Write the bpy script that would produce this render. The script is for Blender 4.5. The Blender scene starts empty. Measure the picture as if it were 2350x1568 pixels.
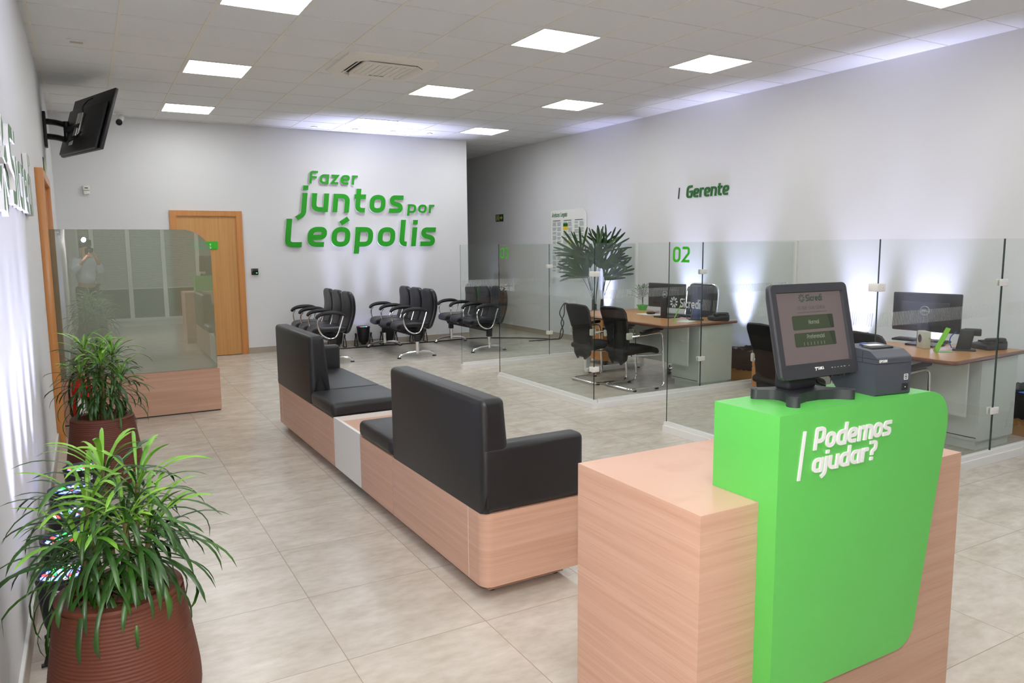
import bpy, bmesh, math, random
from mathutils import Vector, Matrix
random.seed(7)
sc = bpy.context.scene
col = sc.collection
R = math.radians
PI = math.pi

# ---------------------------------------------------------------- camera, light, exposure
cam_data = bpy.data.cameras.new('camera')
cam = bpy.data.objects.new('camera', cam_data)
col.objects.link(cam)
cam.location = (0, 0, 1.6)
cam.rotation_euler = (R(82.7297), R(0.4960), R(-29.4833))
cam_data.sensor_width = 36.0
cam_data.lens = 26.318
cam_data.clip_start = 0.05
cam_data.clip_end = 100
sc.camera = cam
sc.view_settings.view_transform = 'Standard'
sc.view_settings.look = 'None'
sc.view_settings.gamma = 1.0
sc.view_settings.use_curve_mapping = False
sc.view_settings.exposure = 0.16
world = bpy.data.worlds.new('world')
sc.world = world
world.use_nodes = True
world.node_tree.nodes['Background'].inputs[0].default_value = (0.02, 0.025, 0.035, 1)
world.node_tree.nodes['Background'].inputs[1].default_value = 0.3
PANEL_LIGHT = 15.0          # radiance of the ceiling panels
FLASH_POWER = 40.0         # the photographer's flash
FLASH_BOUNCE = 1250.0       # its part bounced off ceiling and wall
PAR_POWER = 350.0           # one floor uplight
try:
    sc.cycles.use_denoising = True
    sc.cycles.max_bounces = 8
    sc.cycles.transparent_max_bounces = 24
    sc.cycles.glossy_bounces = 4
    sc.cycles.diffuse_bounces = 4
    sc.cycles.adaptive_threshold = 0.03
    sc.cycles.caustics_reflective = False
    sc.cycles.caustics_refractive = False
    sc.cycles.sample_clamp_indirect = 4.0
except Exception:
    pass

fl = bpy.data.lights.new('flash', 'AREA')
fl.energy = FLASH_POWER
fl.shape = 'DISK'
fl.size = 0.08
fl.color = (1.0, 0.95, 0.95)
fo = bpy.data.objects.new('flash', fl)
col.objects.link(fo)
fo.location = (-0.02, -0.04, 1.78)
fo.rotation_euler = (R(78), 0, R(-29.5))
# most of the flash is bounced off the ceiling and the left wall
fb_ = bpy.data.lights.new('flash_bounce', 'SPOT')
fb_.energy = FLASH_BOUNCE
fb_.spot_size = R(120); fb_.spot_blend = 0.8; fb_.shadow_soft_size = 0.05
fb_.color = (1.0, 0.97, 0.98)
fbo = bpy.data.objects.new('flash_bounce', fb_); col.objects.link(fbo)
fbo.location = (-0.02, -0.06, 1.82)
fbo.rotation_euler = Vector((-0.35, 0.15, 1.0)).to_track_quat('-Z', 'Y').to_euler()

# ---------------------------------------------------------------- materials
def srgb(r, g, b):
    f = lambda c: (c / 255 / 12.92) if c / 255 <= 0.04045 else ((c / 255 + 0.055) / 1.055) ** 2.4
    return (f(r), f(g), f(b), 1.0)

def new_mat(name):
    m = bpy.data.materials.new(name)
    m.use_nodes = True
    nt = m.node_tree
    return m, nt, nt.nodes['Principled BSDF']

def pmat(name, c, rough=0.5, metal=0.0, noise=0.0, scale=20.0, bump=0.0, bscale=200.0, spec=0.5, coat=0.0):
    """Principled surface with a little procedural colour variation and grain."""
    m, nt, b = new_mat(name)
    b.inputs['Roughness'].default_value = rough
    b.inputs['Metallic'].default_value = metal
    b.inputs['Specular IOR Level'].default_value = spec
    if coat:
        b.inputs['Coat Weight'].default_value = coat
        b.inputs['Coat Roughness'].default_value = 0.15
    tc = nt.nodes.new('ShaderNodeTexCoord')
    nz = nt.nodes.new('ShaderNodeTexNoise')
    nz.inputs['Scale'].default_value = scale
    nz.inputs['Detail'].default_value = 4
    nt.links.new(tc.outputs['Object'], nz.inputs['Vector'])
    mx = nt.nodes.new('ShaderNodeMix'); mx.data_type = 'RGBA'
    k = 1 - noise
    mx.inputs['A'].default_value = (c[0] * k, c[1] * k, c[2] * k, 1)
    k = 1 + noise
    mx.inputs['B'].default_value = (min(1, c[0] * k), min(1, c[1] * k), min(1, c[2] * k), 1)
    nt.links.new(nz.outputs['Fac'], mx.inputs['Factor'])
    nt.links.new(mx.outputs['Result'], b.inputs['Base Color'])
    if bump:
        n2 = nt.nodes.new('ShaderNodeTexNoise'); n2.inputs['Scale'].default_value = bscale
        nt.links.new(tc.outputs['Object'], n2.inputs['Vector'])
        bp = nt.nodes.new('ShaderNodeBump'); bp.inputs['Strength'].default_value = bump
        bp.inputs['Distance'].default_value = 0.002
        nt.links.new(n2.outputs['Fac'], bp.inputs['Height'])
        nt.links.new(bp.outputs['Normal'], b.inputs['Normal'])
    return m

def wood(name, c1, c2, c3, axis='X', rough=0.4, s=1.0):
    """Laminate: fine streaks running along one axis."""
    m, nt, b = new_mat(name)
    tc = nt.nodes.new('ShaderNodeTexCoord')
    def streak(long, cross, detail):
        mp = nt.nodes.new('ShaderNodeMapping')
        v = {'X': (long, cross, cross), 'Y': (cross, long, cross), 'Z': (cross, cross, long), 'XY': (long, long, cross)}[axis]
        mp.inputs['Scale'].default_value = tuple(a * s for a in v)
        nt.links.new(tc.outputs['Object'], mp.inputs['Vector'])
        n = nt.nodes.new('ShaderNodeTexNoise')
        n.inputs['Scale'].default_value = 1.0
        n.inputs['Detail'].default_value = detail
        n.inputs['Distortion'].default_value = 0.15
        nt.links.new(mp.outputs['Vector'], n.inputs['Vector'])
        return n
    fine = streak(3.0, 420.0, 3)
    broad = streak(0.7, 34.0, 5)
    rp = nt.nodes.new('ShaderNodeValToRGB')
    rp.color_ramp.elements[0].position = 0.34; rp.color_ramp.elements[0].color = c1
    rp.color_ramp.elements[1].position = 0.66; rp.color_ramp.elements[1].color = c2
    nt.links.new(broad.outputs['Fac'], rp.inputs['Fac'])
    rf = nt.nodes.new('ShaderNodeValToRGB')
    rf.color_ramp.elements[0].position = 0.56; rf.color_ramp.elements[0].color = (0, 0, 0, 1)
    rf.color_ramp.elements[1].position = 0.72; rf.color_ramp.elements[1].color = (0.75, 0.75, 0.75, 1)
    nt.links.new(fine.outputs['Fac'], rf.inputs['Fac'])
    mx = nt.nodes.new('ShaderNodeMix'); mx.data_type = 'RGBA'
    nt.links.new(rf.outputs['Color'], mx.inputs['Factor'])
    nt.links.new(rp.outputs['Color'], mx.inputs['A'])
    mx.inputs['B'].default_value = c3
    nt.links.new(mx.outputs['Result'], b.inputs['Base Color'])
    b.inputs['Roughness'].default_value = rough
    return m

def emat(name, c, s):
    m, nt, b = new_mat(name)
    b.inputs['Base Color'].default_value = tuple(x * .08 for x in c[:3]) + (1,)
    b.inputs['Emission Color'].default_value = c
    b.inputs['Emission Strength'].default_value = s
    return m

def glass_mat(name, tint, film=0.0, film_col=(1, 1, 1, 1), refl=1.0, f0=0.05):
    """Thin clear sheet: tinted see-through with a Fresnel reflection on the front face only."""
    m = bpy.data.materials.new(name); m.use_nodes = True
    nt = m.node_tree; nt.nodes.clear()
    out = nt.nodes.new('ShaderNodeOutputMaterial')
    tr = nt.nodes.new('ShaderNodeBsdfTransparent'); tr.inputs[0].default_value = tint
    gl = nt.nodes.new('ShaderNodeBsdfGlossy'); gl.inputs['Roughness'].default_value = 0.0
    lw = nt.nodes.new('ShaderNodeLayerWeight'); lw.inputs['Blend'].default_value = 0.5
    pw = nt.nodes.new('ShaderNodeMath'); pw.operation = 'POWER'; pw.inputs[1].default_value = 5.0
    nt.links.new(lw.outputs['Facing'], pw.inputs[0])
    ma = nt.nodes.new('ShaderNodeMath'); ma.operation = 'MULTIPLY_ADD'
    ma.inputs[1].default_value = refl * (1 - f0); ma.inputs[2].default_value = f0 * refl
    nt.links.new(pw.outputs[0], ma.inputs[0])
    geo = nt.nodes.new('ShaderNodeNewGeometry')
    iv = nt.nodes.new('ShaderNodeMath'); iv.operation = 'SUBTRACT'; iv.inputs[0].default_value = 1.0
    nt.links.new(geo.outputs['Backfacing'], iv.inputs[1])
    mu = nt.nodes.new('ShaderNodeMath'); mu.operation = 'MULTIPLY'; mu.use_clamp = True
    nt.links.new(ma.outputs[0], mu.inputs[0]); nt.links.new(iv.outputs[0], mu.inputs[1])
    base = tr.outputs[0]
    if film:
        df = nt.nodes.new('ShaderNodeBsdfDiffuse'); df.inputs[0].default_value = film_col
        tl = nt.nodes.new('ShaderNodeBsdfTranslucent'); tl.inputs[0].default_value = film_col
        m0 = nt.nodes.new('ShaderNodeMixShader'); m0.inputs[0].default_value = 0.5
        nt.links.new(df.outputs[0], m0.inputs[1]); nt.links.new(tl.outputs[0], m0.inputs[2])
        m1 = nt.nodes.new('ShaderNodeMixShader'); m1.inputs[0].default_value = film
        nt.links.new(tr.outputs[0], m1.inputs[1]); nt.links.new(m0.outputs[0], m1.inputs[2])
        base = m1.outputs[0]
    mx = nt.nodes.new('ShaderNodeMixShader')
    nt.links.new(mu.outputs[0], mx.inputs[0])
    nt.links.new(base, mx.inputs[1]); nt.links.new(gl.outputs[0], mx.inputs[2])
    nt.links.new(mx.outputs[0], out.inputs['Surface'])
    return m

def floor_mat():
    m, nt, b = new_mat('porcelain_floor')
    tc = nt.nodes.new('ShaderNodeTexCoord')
    sep = nt.nodes.new('ShaderNodeSeparateXYZ')
    nt.links.new(tc.outputs['Object'], sep.inputs[0])
    def math_(op, a, b_=None, c_=None):
        n = nt.nodes.new('ShaderNodeMath'); n.operation = op
        for i, v in enumerate((a, b_, c_)):
            if v is None: continue
            if hasattr(v, 'links') or hasattr(v, 'is_linked'): nt.links.new(v, n.inputs[i])
            else: n.inputs[i].default_value = v
        return n.outputs[0]
    def joint(axis, off, pitch):
        p = math_('DIVIDE', math_('SUBTRACT', sep.outputs[axis], off), pitch)
        fr = math_('FRACT', p)
        d = math_('ABSOLUTE', math_('SUBTRACT', fr, 0.5))
        return math_('GREATER_THAN', d, 0.5 - 0.0017 / pitch), math_('FLOOR', p)
    jx, ix = joint(0, 0.782, 0.605)
    jy, iy = joint(1, 2.713, 0.605)
    j = math_('MAXIMUM', jx, jy)
    # cloudy mineral veining stretched along X
    mp = nt.nodes.new('ShaderNodeMapping'); mp.inputs['Scale'].default_value = (1.0, 1.9, 1.0)
    cb = nt.nodes.new('ShaderNodeCombineXYZ')
    nt.links.new(math_('MULTIPLY', ix, 3.7), cb.inputs[0]); nt.links.new(math_('MULTIPLY', iy, 5.3), cb.inputs[1])
    ad = nt.nodes.new('ShaderNodeVectorMath'); ad.operation = 'ADD'
    nt.links.new(tc.outputs['Object'], ad.inputs[0]); nt.links.new(cb.outputs[0], ad.inputs[1])
    nt.links.new(ad.outputs[0], mp.inputs['Vector'])
    n1 = nt.nodes.new('ShaderNodeTexNoise'); n1.inputs['Scale'].default_value = 3.4; n1.inputs['Detail'].default_value = 9; n1.inputs['Roughness'].default_value = 0.6
    n2 = nt.nodes.new('ShaderNodeTexNoise'); n2.inputs['Scale'].default_value = 14.0; n2.inputs['Detail'].default_value = 6
    nt.links.new(mp.outputs[0], n1.inputs['Vector']); nt.links.new(mp.outputs[0], n2.inputs['Vector'])
    s = math_('ADD', math_('MULTIPLY', n1.outputs['Fac'], 0.65), math_('MULTIPLY', n2.outputs['Fac'], 0.35))
    rp = nt.nodes.new('ShaderNodeValToRGB')
    rp.color_ramp.elements[0].position = 0.36; rp.color_ramp.elements[0].color = srgb(182, 172, 156)
    rp.color_ramp.elements[1].position = 0.64; rp.color_ramp.elements[1].color = srgb(206, 199, 187)
    nt.links.new(s, rp.inputs['Fac'])
    mx = nt.nodes.new('ShaderNodeMix'); mx.data_type = 'RGBA'
    nt.links.new(j, mx.inputs['Factor'])
    nt.links.new(rp.outputs['Color'], mx.inputs['A'])
    mx.inputs['B'].default_value = srgb(160, 142, 124)
    nt.links.new(mx.outputs['Result'], b.inputs['Base Color'])
    rr = nt.nodes.new('ShaderNodeMapRange')
    rr.inputs['To Min'].default_value = 0.24; rr.inputs['To Max'].default_value = 0.28
    nt.links.new(n1.outputs['Fac'], rr.inputs['Value'])
    nt.links.new(rr.outputs[0], b.inputs['Roughness'])
    b.inputs['Specular IOR Level'].default_value = 0.5
    return m

def ceiling_mat():
    m, nt, b = new_mat('mineral_ceiling_tiles')
    tc = nt.nodes.new('ShaderNodeTexCoord')
    n1 = nt.nodes.new('ShaderNodeTexNoise'); n1.inputs['Scale'].default_value = 120.0; n1.inputs['Detail'].default_value = 5
    nt.links.new(tc.outputs['Object'], n1.inputs['Vector'])
    mx = nt.nodes.new('ShaderNodeMix'); mx.data_type = 'RGBA'
    mx.inputs['A'].default_value = srgb(222, 223, 223); mx.inputs['B'].default_value = srgb(238, 239, 239)
    nt.links.new(n1.outputs['Fac'], mx.inputs['Factor'])
    nt.links.new(mx.outputs['Result'], b.inputs['Base Color'])
    bp = nt.nodes.new('ShaderNodeBump'); bp.inputs['Strength'].default_value = 0.15; bp.inputs['Distance'].default_value = 0.002
    nt.links.new(n1.outputs['Fac'], bp.inputs['Height']); nt.links.new(bp.outputs['Normal'], b.inputs['Normal'])
    b.inputs['Roughness'].default_value = 0.9
    return m

def leaf_mat(name, c1, c2, c3):
    m, nt, b = new_mat(name)
    tc = nt.nodes.new('ShaderNodeTexCoord')
    n1 = nt.nodes.new('ShaderNodeTexNoise'); n1.inputs['Scale'].default_value = 7.0; n1.inputs['Detail'].default_value = 3
    nt.links.new(tc.outputs['Object'], n1.inputs['Vector'])
    rp = nt.nodes.new('ShaderNodeValToRGB')
    rp.color_ramp.elements[0].position = 0.3; rp.color_ramp.elements[0].color = c1
    rp.color_ramp.elements[1].position = 0.72; rp.color_ramp.elements[1].color = c3
    e = rp.color_ramp.elements.new(0.5); e.color = c2
    nt.links.new(n1.outputs['Fac'], rp.inputs['Fac'])
    nt.links.new(rp.outputs['Color'], b.inputs['Base Color'])
    b.inputs['Roughness'].default_value = 0.38
    return m

def mesh_fabric(name):
    """open-weave net: thread diffuse, holes see-through"""
    m = bpy.data.materials.new(name); m.use_nodes = True
    nt = m.node_tree; b = nt.nodes['Principled BSDF']; out = nt.nodes['Material Output']
    b.inputs['Base Color'].default_value = srgb(12, 12, 12); b.inputs['Roughness'].default_value = 0.85; b.inputs['Specular IOR Level'].default_value = 0.2
    tc = nt.nodes.new('ShaderNodeTexCoord')
    vo = nt.nodes.new('ShaderNodeTexVoronoi'); vo.inputs['Scale'].default_value = 330.0
    nt.links.new(tc.outputs['Object'], vo.inputs['Vector'])
    gt = nt.nodes.new('ShaderNodeMath'); gt.operation = 'LESS_THAN'; gt.inputs[1].default_value = 0.3
    nt.links.new(vo.outputs['Distance'], gt.inputs[0])
    ml = nt.nodes.new('ShaderNodeMath'); ml.operation = 'MULTIPLY'; ml.inputs[1].default_value = 0.8
    nt.links.new(gt.outputs[0], ml.inputs[0])
    tr = nt.nodes.new('ShaderNodeBsdfTransparent')
    mx = nt.nodes.new('ShaderNodeMixShader')
    nt.links.new(ml.outputs[0], mx.inputs[0]); nt.links.new(b.outputs[0], mx.inputs[1]); nt.links.new(tr.outputs[0], mx.inputs[2])
    nt.links.new(mx.outputs[0], out.inputs['Surface'])
    return m

M = dict(
    wall=pmat('white_wall_paint', srgb(220, 220, 221), 0.7, noise=0.012, scale=3, bump=0.05, bscale=400),
    ceiling=ceiling_mat(),
    tbar_y=pmat('ceiling_runner_paint', srgb(232, 229, 220), 0.6, noise=0.02),
    tbar_x=pmat('ceiling_cross_tee_paint', srgb(216, 216, 214), 0.6, noise=0.02),
    gap=pmat('ceiling_tile_gap', srgb(96, 94, 92), 0.9, noise=0.05),
    floor=floor_mat(),
    stone=pmat('stone_skirting', srgb(170, 160, 146), 0.35, noise=0.1, scale=14),
    white=pmat('white_laminate', srgb(226, 226, 222), 0.4, noise=0.01),
    whitegloss=pmat('white_enamel', srgb(235, 235, 232), 0.3, noise=0.01),
    white_plastic=pmat('white_plastic', srgb(232, 230, 224), 0.45, noise=0.01),
    cream=pmat('cream_plastic', srgb(232, 226, 217), 0.5, noise=0.02),
    grey_panel=pmat('pale_grey_laminate', srgb(212, 216, 210), 0.4, noise=0.015),
    light=emat('ceiling_panel_diffuser', (0.97, 0.99, 0.98, 1), PANEL_LIGHT),
    oak_xy=wood('pink_oak_laminate', srgb(190, 149, 126), srgb(202, 164, 142), srgb(174, 130, 104), 'XY'),
    oak_y=wood('brown_oak_laminate_deep', srgb(186, 132, 92), srgb(202, 150, 110), srgb(212, 166, 128), 'XY'),
    door=wood('honey_door_veneer', srgb(192, 140, 82), srgb(203, 152, 92), srgb(182, 128, 72), 'Z', rough=0.35),
    door_frame=wood('honey_door_frame', srgb(190, 128, 70), srgb(202, 140, 80), srgb(176, 112, 58), 'Z', rough=0.3),
    desk=wood('desk_top_veneer', srgb(176, 124, 72), srgb(192, 140, 86), srgb(162, 108, 60), 'Y', rough=0.3),
    desk_edge=pmat('desk_edge_moulding', srgb(104, 56, 26), 0.3, noise=0.08),
    drawer=wood('drawer_veneer', srgb(186, 128, 70), srgb(198, 138, 78), srgb(176, 116, 60), 'Z', rough=0.4),
    leather=pmat('black_leatherette', srgb(23, 23, 25), 0.42, noise=0.1, scale=40, bump=0.25, bscale=500),
    chair_leather=pmat('black_chair_leather', srgb(17, 17, 24), 0.3, noise=0.1, scale=40, bump=0.15, bscale=500),
    black=pmat('black_plastic', srgb(22, 22, 23), 0.45, noise=0.05),
    black_matte=pmat('black_fabric', srgb(12, 12, 12), 0.85, noise=0.15, scale=120),
    black_gloss=pmat('black_gloss_plastic', srgb(20, 20, 22), 0.18, noise=0.03),
    net=mesh_fabric('black_net_back'),
    charcoal=pmat('charcoal_plastic', srgb(36, 37, 41), 0.5, noise=0.03, bump=0.1, bscale=900),
    printer=pmat('slate_printer_plastic', srgb(58, 61, 69), 0.5, noise=0.03, bump=0.1, bscale=900),
    chrome=pmat('chrome', (0.88, 0.88, 0.89, 1), 0.12, metal=1.0, noise=0.01),
    steel=pmat('brushed_steel', (0.62, 0.62, 0.62, 1), 0.3, metal=1.0, noise=0.04),
    greyplastic=pmat('light_grey_plastic', srgb(190, 188, 176), 0.5, noise=0.03),
    green=pmat('fresh_green_laminate', srgb(88, 182, 80), 0.36, noise=0.015),
    signgreen=pmat('sign_green_acrylic', srgb(22, 150, 14), 0.3, noise=0.01),
    darkgreen=pmat('dark_green_acrylic', srgb(22, 98, 30), 0.3, noise=0.02),
    logogreen=pmat('deep_green_acrylic', srgb(40, 104, 36), 0.3, noise=0.03),
    numgreen=pmat('bright_green_vinyl', srgb(50, 178, 20), 0.4, noise=0.01),
    exitgreen=pmat('exit_sign_green', srgb(14, 58, 34), 0.4, noise=0.02),
    photolum=pmat('pale_luminous_print', srgb(190, 200, 110), 0.5, noise=0.02),
    vinyl=pmat('white_vinyl', srgb(236, 236, 234), 0.5, noise=0.01),
    pot=pmat('ribbed_brown_pot', srgb(90, 42, 23), 0.6, noise=0.06, scale=8),
    pot_rim=pmat('brown_pot_rim', srgb(94, 46, 28), 0.55, noise=0.08, scale=20, bump=0.2, bscale=300),
    bark=pmat('bark_mulch', srgb(98, 56, 32), 0.9, noise=0.5, scale=30, bump=0.8, bscale=60),
    stem=pmat('plant_stem', srgb(92, 84, 46), 0.8, noise=0.3, scale=60),
    leaf=leaf_mat('strap_leaf_green', srgb(20, 48, 10), srgb(34, 72, 14), srgb(58, 104, 24)),
    leaf_new=leaf_mat('young_leaf_green', srgb(76, 130, 30), srgb(110, 164, 46), srgb(140, 188, 70)),
    palm=leaf_mat('palm_leaf_green', srgb(30, 54, 24), srgb(44, 72, 34), srgb(62, 92, 48)),
    trunk=pmat('palm_trunk_fibre', srgb(62, 46, 36), 0.9, noise=0.5, scale=80, bump=0.6, bscale=160),
    glass=glass_mat('clear_partition_glass', (0.945, 0.967, 0.955, 1), f0=0.05),
    glass_edge=pmat('glass_cut_edge', srgb(20, 46, 38), 0.2, noise=0.05),
    glass_edge_l=pmat('glass_top_edge', srgb(120, 158, 146), 0.2, noise=0.05),
    film_glass=glass_mat('grey_green_film_glass', (0.74, 0.78, 0.72, 1), film=0.42, film_col=srgb(176, 186, 172), f0=0.22),
    frost=None,
    red=pmat('red_enamel', srgb(190, 24, 18), 0.3, noise=0.03),
    brass=pmat('brass', srgb(180, 150, 80), 0.3, metal=1.0, noise=0.05),
    acid=pmat('lime_card', srgb(120, 200, 20), 0.4, noise=0.02),
    acrylic=glass_mat('clear_acrylic', (0.92, 0.96, 0.92, 1), f0=0.06),
    cardboard=pmat('cardboard', srgb(158, 112, 62), 0.85, noise=0.08, scale=20),
    bag=pmat('black_bin_bag', srgb(20, 20, 20), 0.28, noise=0.1, scale=30, bump=0.9, bscale=40),
    paper=pmat('white_paper', srgb(228, 230, 226), 0.7, noise=0.01),
    yellow=pmat('yellow_print', srgb(222, 190, 40), 0.6, noise=0.02),
    ink=pmat('grey_print', srgb(120, 132, 126), 0.7, noise=0.05),
    ink_dark=pmat('dark_print', srgb(52, 60, 56), 0.7, noise=0.05),
    screen=emat('dim_screen', srgb(112, 100, 98), 0.68),
    screen_green=emat('dim_screen_green', srgb(52, 62, 40), 0.85),
    screen_dark=emat('dim_screen_dark_green', srgb(40, 48, 34), 0.85),
    screen_logo=emat('dim_screen_logo', srgb(44, 62, 42), 0.85),
    screen_text=emat('dim_screen_text', srgb(120, 124, 106), 0.85),
    screen_grey=emat('dim_screen_grey', srgb(84, 76, 74), 0.85),
    monitor_back=pmat('dark_monitor_shell', srgb(34, 35, 38), 0.35, noise=0.03),
    blue_body=pmat('blue_and_blue_lit_plastic', srgb(60, 74, 120), 0.4, noise=0.04),  # plain blue for badge and button; on the reader, blue light as colour
    blue_cable=pmat('blue_cable', srgb(20, 90, 190), 0.5, noise=0.02),
    led_red=emat('led_red', (1.0, 0.06, 0.06, 1), 2.5),
    led_green=emat('led_green', (0.05, 1.0, 0.15, 1), 2.0),
    led_blue=emat('led_blue', (0.12, 0.16, 1.0, 1), 5.0),
    led_white=emat('led_core', (0.85, 0.88, 1.0, 1), 9.0),
    status=emat('status_light', (0.1, 1.0, 0.2, 1), 2.0),
    night=pmat('night_window_glass', srgb(26, 30, 30), 0.05, noise=0.02),
    blind=pmat('blind_slat', srgb(206, 208, 200), 0.6, noise=0.02),
    skin=pmat('skin', srgb(190, 140, 112), 0.5, noise=0.04),
    shirt=pmat('light_blue_shirt', srgb(206, 216, 226), 0.8, noise=0.04),
    trousers=pmat('dark_trousers', srgb(44, 44, 50), 0.8, noise=0.05),
    hair=pmat('dark_hair', srgb(28, 22, 20), 0.6, noise=0.2, scale=90),
)
def frost_mat():
    m = bpy.data.materials.new('frosted_vinyl'); m.use_nodes = True
    nt = m.node_tree; nt.nodes.clear()
    out = nt.nodes.new('ShaderNodeOutputMaterial')
    tr = nt.nodes.new('ShaderNodeBsdfTransparent'); tr.inputs[0].default_value = (0.95, 0.97, 0.96, 1)
    df = nt.nodes.new('ShaderNodeBsdfDiffuse'); df.inputs[0].default_value = srgb(214, 220, 218)
    tl = nt.nodes.new('ShaderNodeBsdfTranslucent'); tl.inputs[0].default_value = srgb(214, 220, 218)
    a = nt.nodes.new('ShaderNodeMixShader'); a.inputs[0].default_value = 0.4
    nt.links.new(df.outputs[0], a.inputs[1]); nt.links.new(tl.outputs[0], a.inputs[2])
    x = nt.nodes.new('ShaderNodeMixShader'); x.inputs[0].default_value = 0.72
    nt.links.new(tr.outputs[0], x.inputs[1]); nt.links.new(a.outputs[0], x.inputs[2])
    nt.links.new(x.outputs[0], out.inputs['Surface'])
    return m
M['frost'] = frost_mat()

# ---------------------------------------------------------------- mesh helpers
class MB:
    """collects shapes and links them as ONE mesh object"""
    def __init__(s):
        s.v = []; s.f = []; s.m = []
    def add(s, verts, faces, mi=0, xf=None):
        o = len(s.v)
        for p in verts:
            s.v.append(tuple(xf @ Vector(p)) if xf is not None else tuple(p))
        for f in faces:
            s.f.append([i + o for i in f]); s.m.append(mi)
    def box(s, x0, x1, y0, y1, z0, z1, mi=0, xf=None, mis=None):
        v = [(x0, y0, z0), (x1, y0, z0), (x1, y1, z0), (x0, y1, z0), (x0, y0, z1), (x1, y0, z1), (x1, y1, z1), (x0, y1, z1)]
        f = [(0, 3, 2, 1), (4, 5, 6, 7), (0, 1, 5, 4), (1, 2, 6, 5), (2, 3, 7, 6), (3, 0, 4, 7)]   # bottom top -y +x +y -x
        for k, q in enumerate(f):
            s.add([v[i] for i in q], [(0, 1, 2, 3)], mis[k] if mis else mi, xf)
    def bm(s, bm, mi=0, xf=None):
        bm.verts.ensure_lookup_table()
        s.add([v.co[:] for v in bm.verts], [[v.index for v in f.verts] for f in bm.faces], mi, xf)
        bm.free()
    def rbox(s, x0, x1, y0, y1, z0, z1, r=0.01, seg=3, mi=0, xf=None, edit=None):
        bm = bmesh.new()
        bmesh.ops.create_cube(bm, size=1.0)
        for v in bm.verts:
            v.co = Vector(((x0 + x1) / 2 + v.co.x * (x1 - x0), (y0 + y1) / 2 + v.co.y * (y1 - y0), (z0 + z1) / 2 + v.co.z * (z1 - z0)))
        if edit:
            for v in bm.verts: v.co = Vector(edit(*v.co))
        bmesh.ops.bevel(bm, geom=list(bm.edges), offset=r, segments=seg, profile=0.5, affect='EDGES')
        bmesh.ops.recalc_face_normals(bm, faces=bm.faces)
        bm.verts.index_update()
        s.bm(bm, mi, xf)
    def tube(s, pts, r, n=8, mi=0, closed=False, xf=None, caps=True):
        pts = [Vector(p) for p in pts]
        N = len(pts)
        rad = r if isinstance(r, (list, tuple)) else [r] * N
        ref = None; rings = []
        for i in range(N):
            if closed: t = pts[(i + 1) % N] - pts[i - 1]
            else: t = pts[min(i + 1, N - 1)] - pts[max(i - 1, 0)]
            t.normalize()
            if ref is None:
                ref = t.orthogonal().normalized()
            ref = (ref - t * ref.dot(t))
            if ref.length < 1e-6: ref = t.orthogonal()
            ref.normalize()
            b = t.cross(ref)
            rings.append([pts[i] + (ref * math.cos(2 * PI * k / n) + b * math.sin(2 * PI * k / n)) * rad[i] for k in range(n)])
        v = [p for rg in rings for p in rg]; f = []
        for i in range(N if closed else N - 1):
            a = i * n; c = ((i + 1) % N) * n
            for k in range(n):
                f.append((a + k, a + (k + 1) % n, c + (k + 1) % n, c + k))
        if caps and not closed:
            f.append(tuple(range(n - 1, -1, -1))); f.append(tuple((N - 1) * n + k for k in range(n)))
        s.add(v, f, mi, xf)
    def lathe(s, prof, n=24, c=(0, 0), mi=0, xf=None, mis=None):
        v = []; 
        for (r, z) in prof:
            for k in range(n):
                a = 2 * PI * k / n
                v.append((c[0] + r * math.cos(a), c[1] + r * math.sin(a), z))
        for i in range(len(prof) - 1):
            f = []
            for k in range(n):
                a = i * n + k; b = i * n + (k + 1) % n
                f.append((a, b, b + n, a + n))
            s.add([], [], 0)
            o = None
            s._f(v, f, (mis[i] if mis else mi), xf, i, n)
    def _f(s, v, f, mi, xf, i, n):
        sub = v[i * n:(i + 2) * n]
        s.add(sub, [[q - i * n for q in g] for g in f], mi, xf)
    def disk(s, r, z, n=24, c=(0, 0), mi=0, xf=None, up=True):
        v = [(c[0] + r * math.cos(2 * PI * k / n), c[1] + r * math.sin(2 * PI * k / n), z) for k in range(n)]
        s.add(v, [tuple(range(n)) if up else tuple(range(n - 1, -1, -1))], mi, xf)
    def prism(s, poly, a, b, mi=0, xf=None, plane='xy', mi_side=None):
        """extrude a 2D outline between two levels of the third axis"""
        n = len(poly)
        def P(p, h):
            return {'xy': (p[0], p[1], h), 'xz': (p[0], h, p[1]), 'yz': (h, p[0], p[1])}[plane]
        v = [P(p, a) for p in poly] + [P(p, b) for p in poly]
        s.add(v, [tuple(range(n - 1, -1, -1)), tuple(range(n, 2 * n))], mi, xf)
        s.add(v, [(k, (k + 1) % n, (k + 1) % n + n, k + n) for k in range(n)], mi if mi_side is None else mi_side, xf)
    def cushion(s, outline, th, er, fn=None, mi=0, dome=0.0, n=3, xf=None, rings=(0.8, 0.55, 0.28)):
        """padded slab: outline (u, v) with rounded edges of radius er and an optional crown"""
        N = len(outline)
        def inset(d):
            res = []
            for i in range(N):
                p = Vector(outline[i]); a = Vector(outline[i - 1]); b = Vector(outline[(i + 1) % N])
                t = (b - a)
                if t.length < 1e-9: t = Vector((1, 0))
                t.normalize(); nrm = Vector((-t.y, t.x))
                res.append(p + nrm * d)
            return res
        cx = sum(p[0] for p in outline) / N; cy = sum(p[1] for p in outline) / N
        layers = []
        ins = inset(er)
        for k in (rings[::-1]):
            layers.append(([Vector((cx, cy)).lerp(p, k) for p in ins], -th / 2 - dome * (1 - k * k)))
        for k in range(n + 1):
            a = k / n * PI / 2
            layers.append((inset(er * (1 - math.sin(a))), -th / 2 + er * (1 - math.cos(a))))
        for k in range(n + 1):
            a = (1 - k / n) * PI / 2
            layers.append((inset(er * (1 - math.sin(a))), th / 2 - er * (1 - math.cos(a))))
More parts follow.
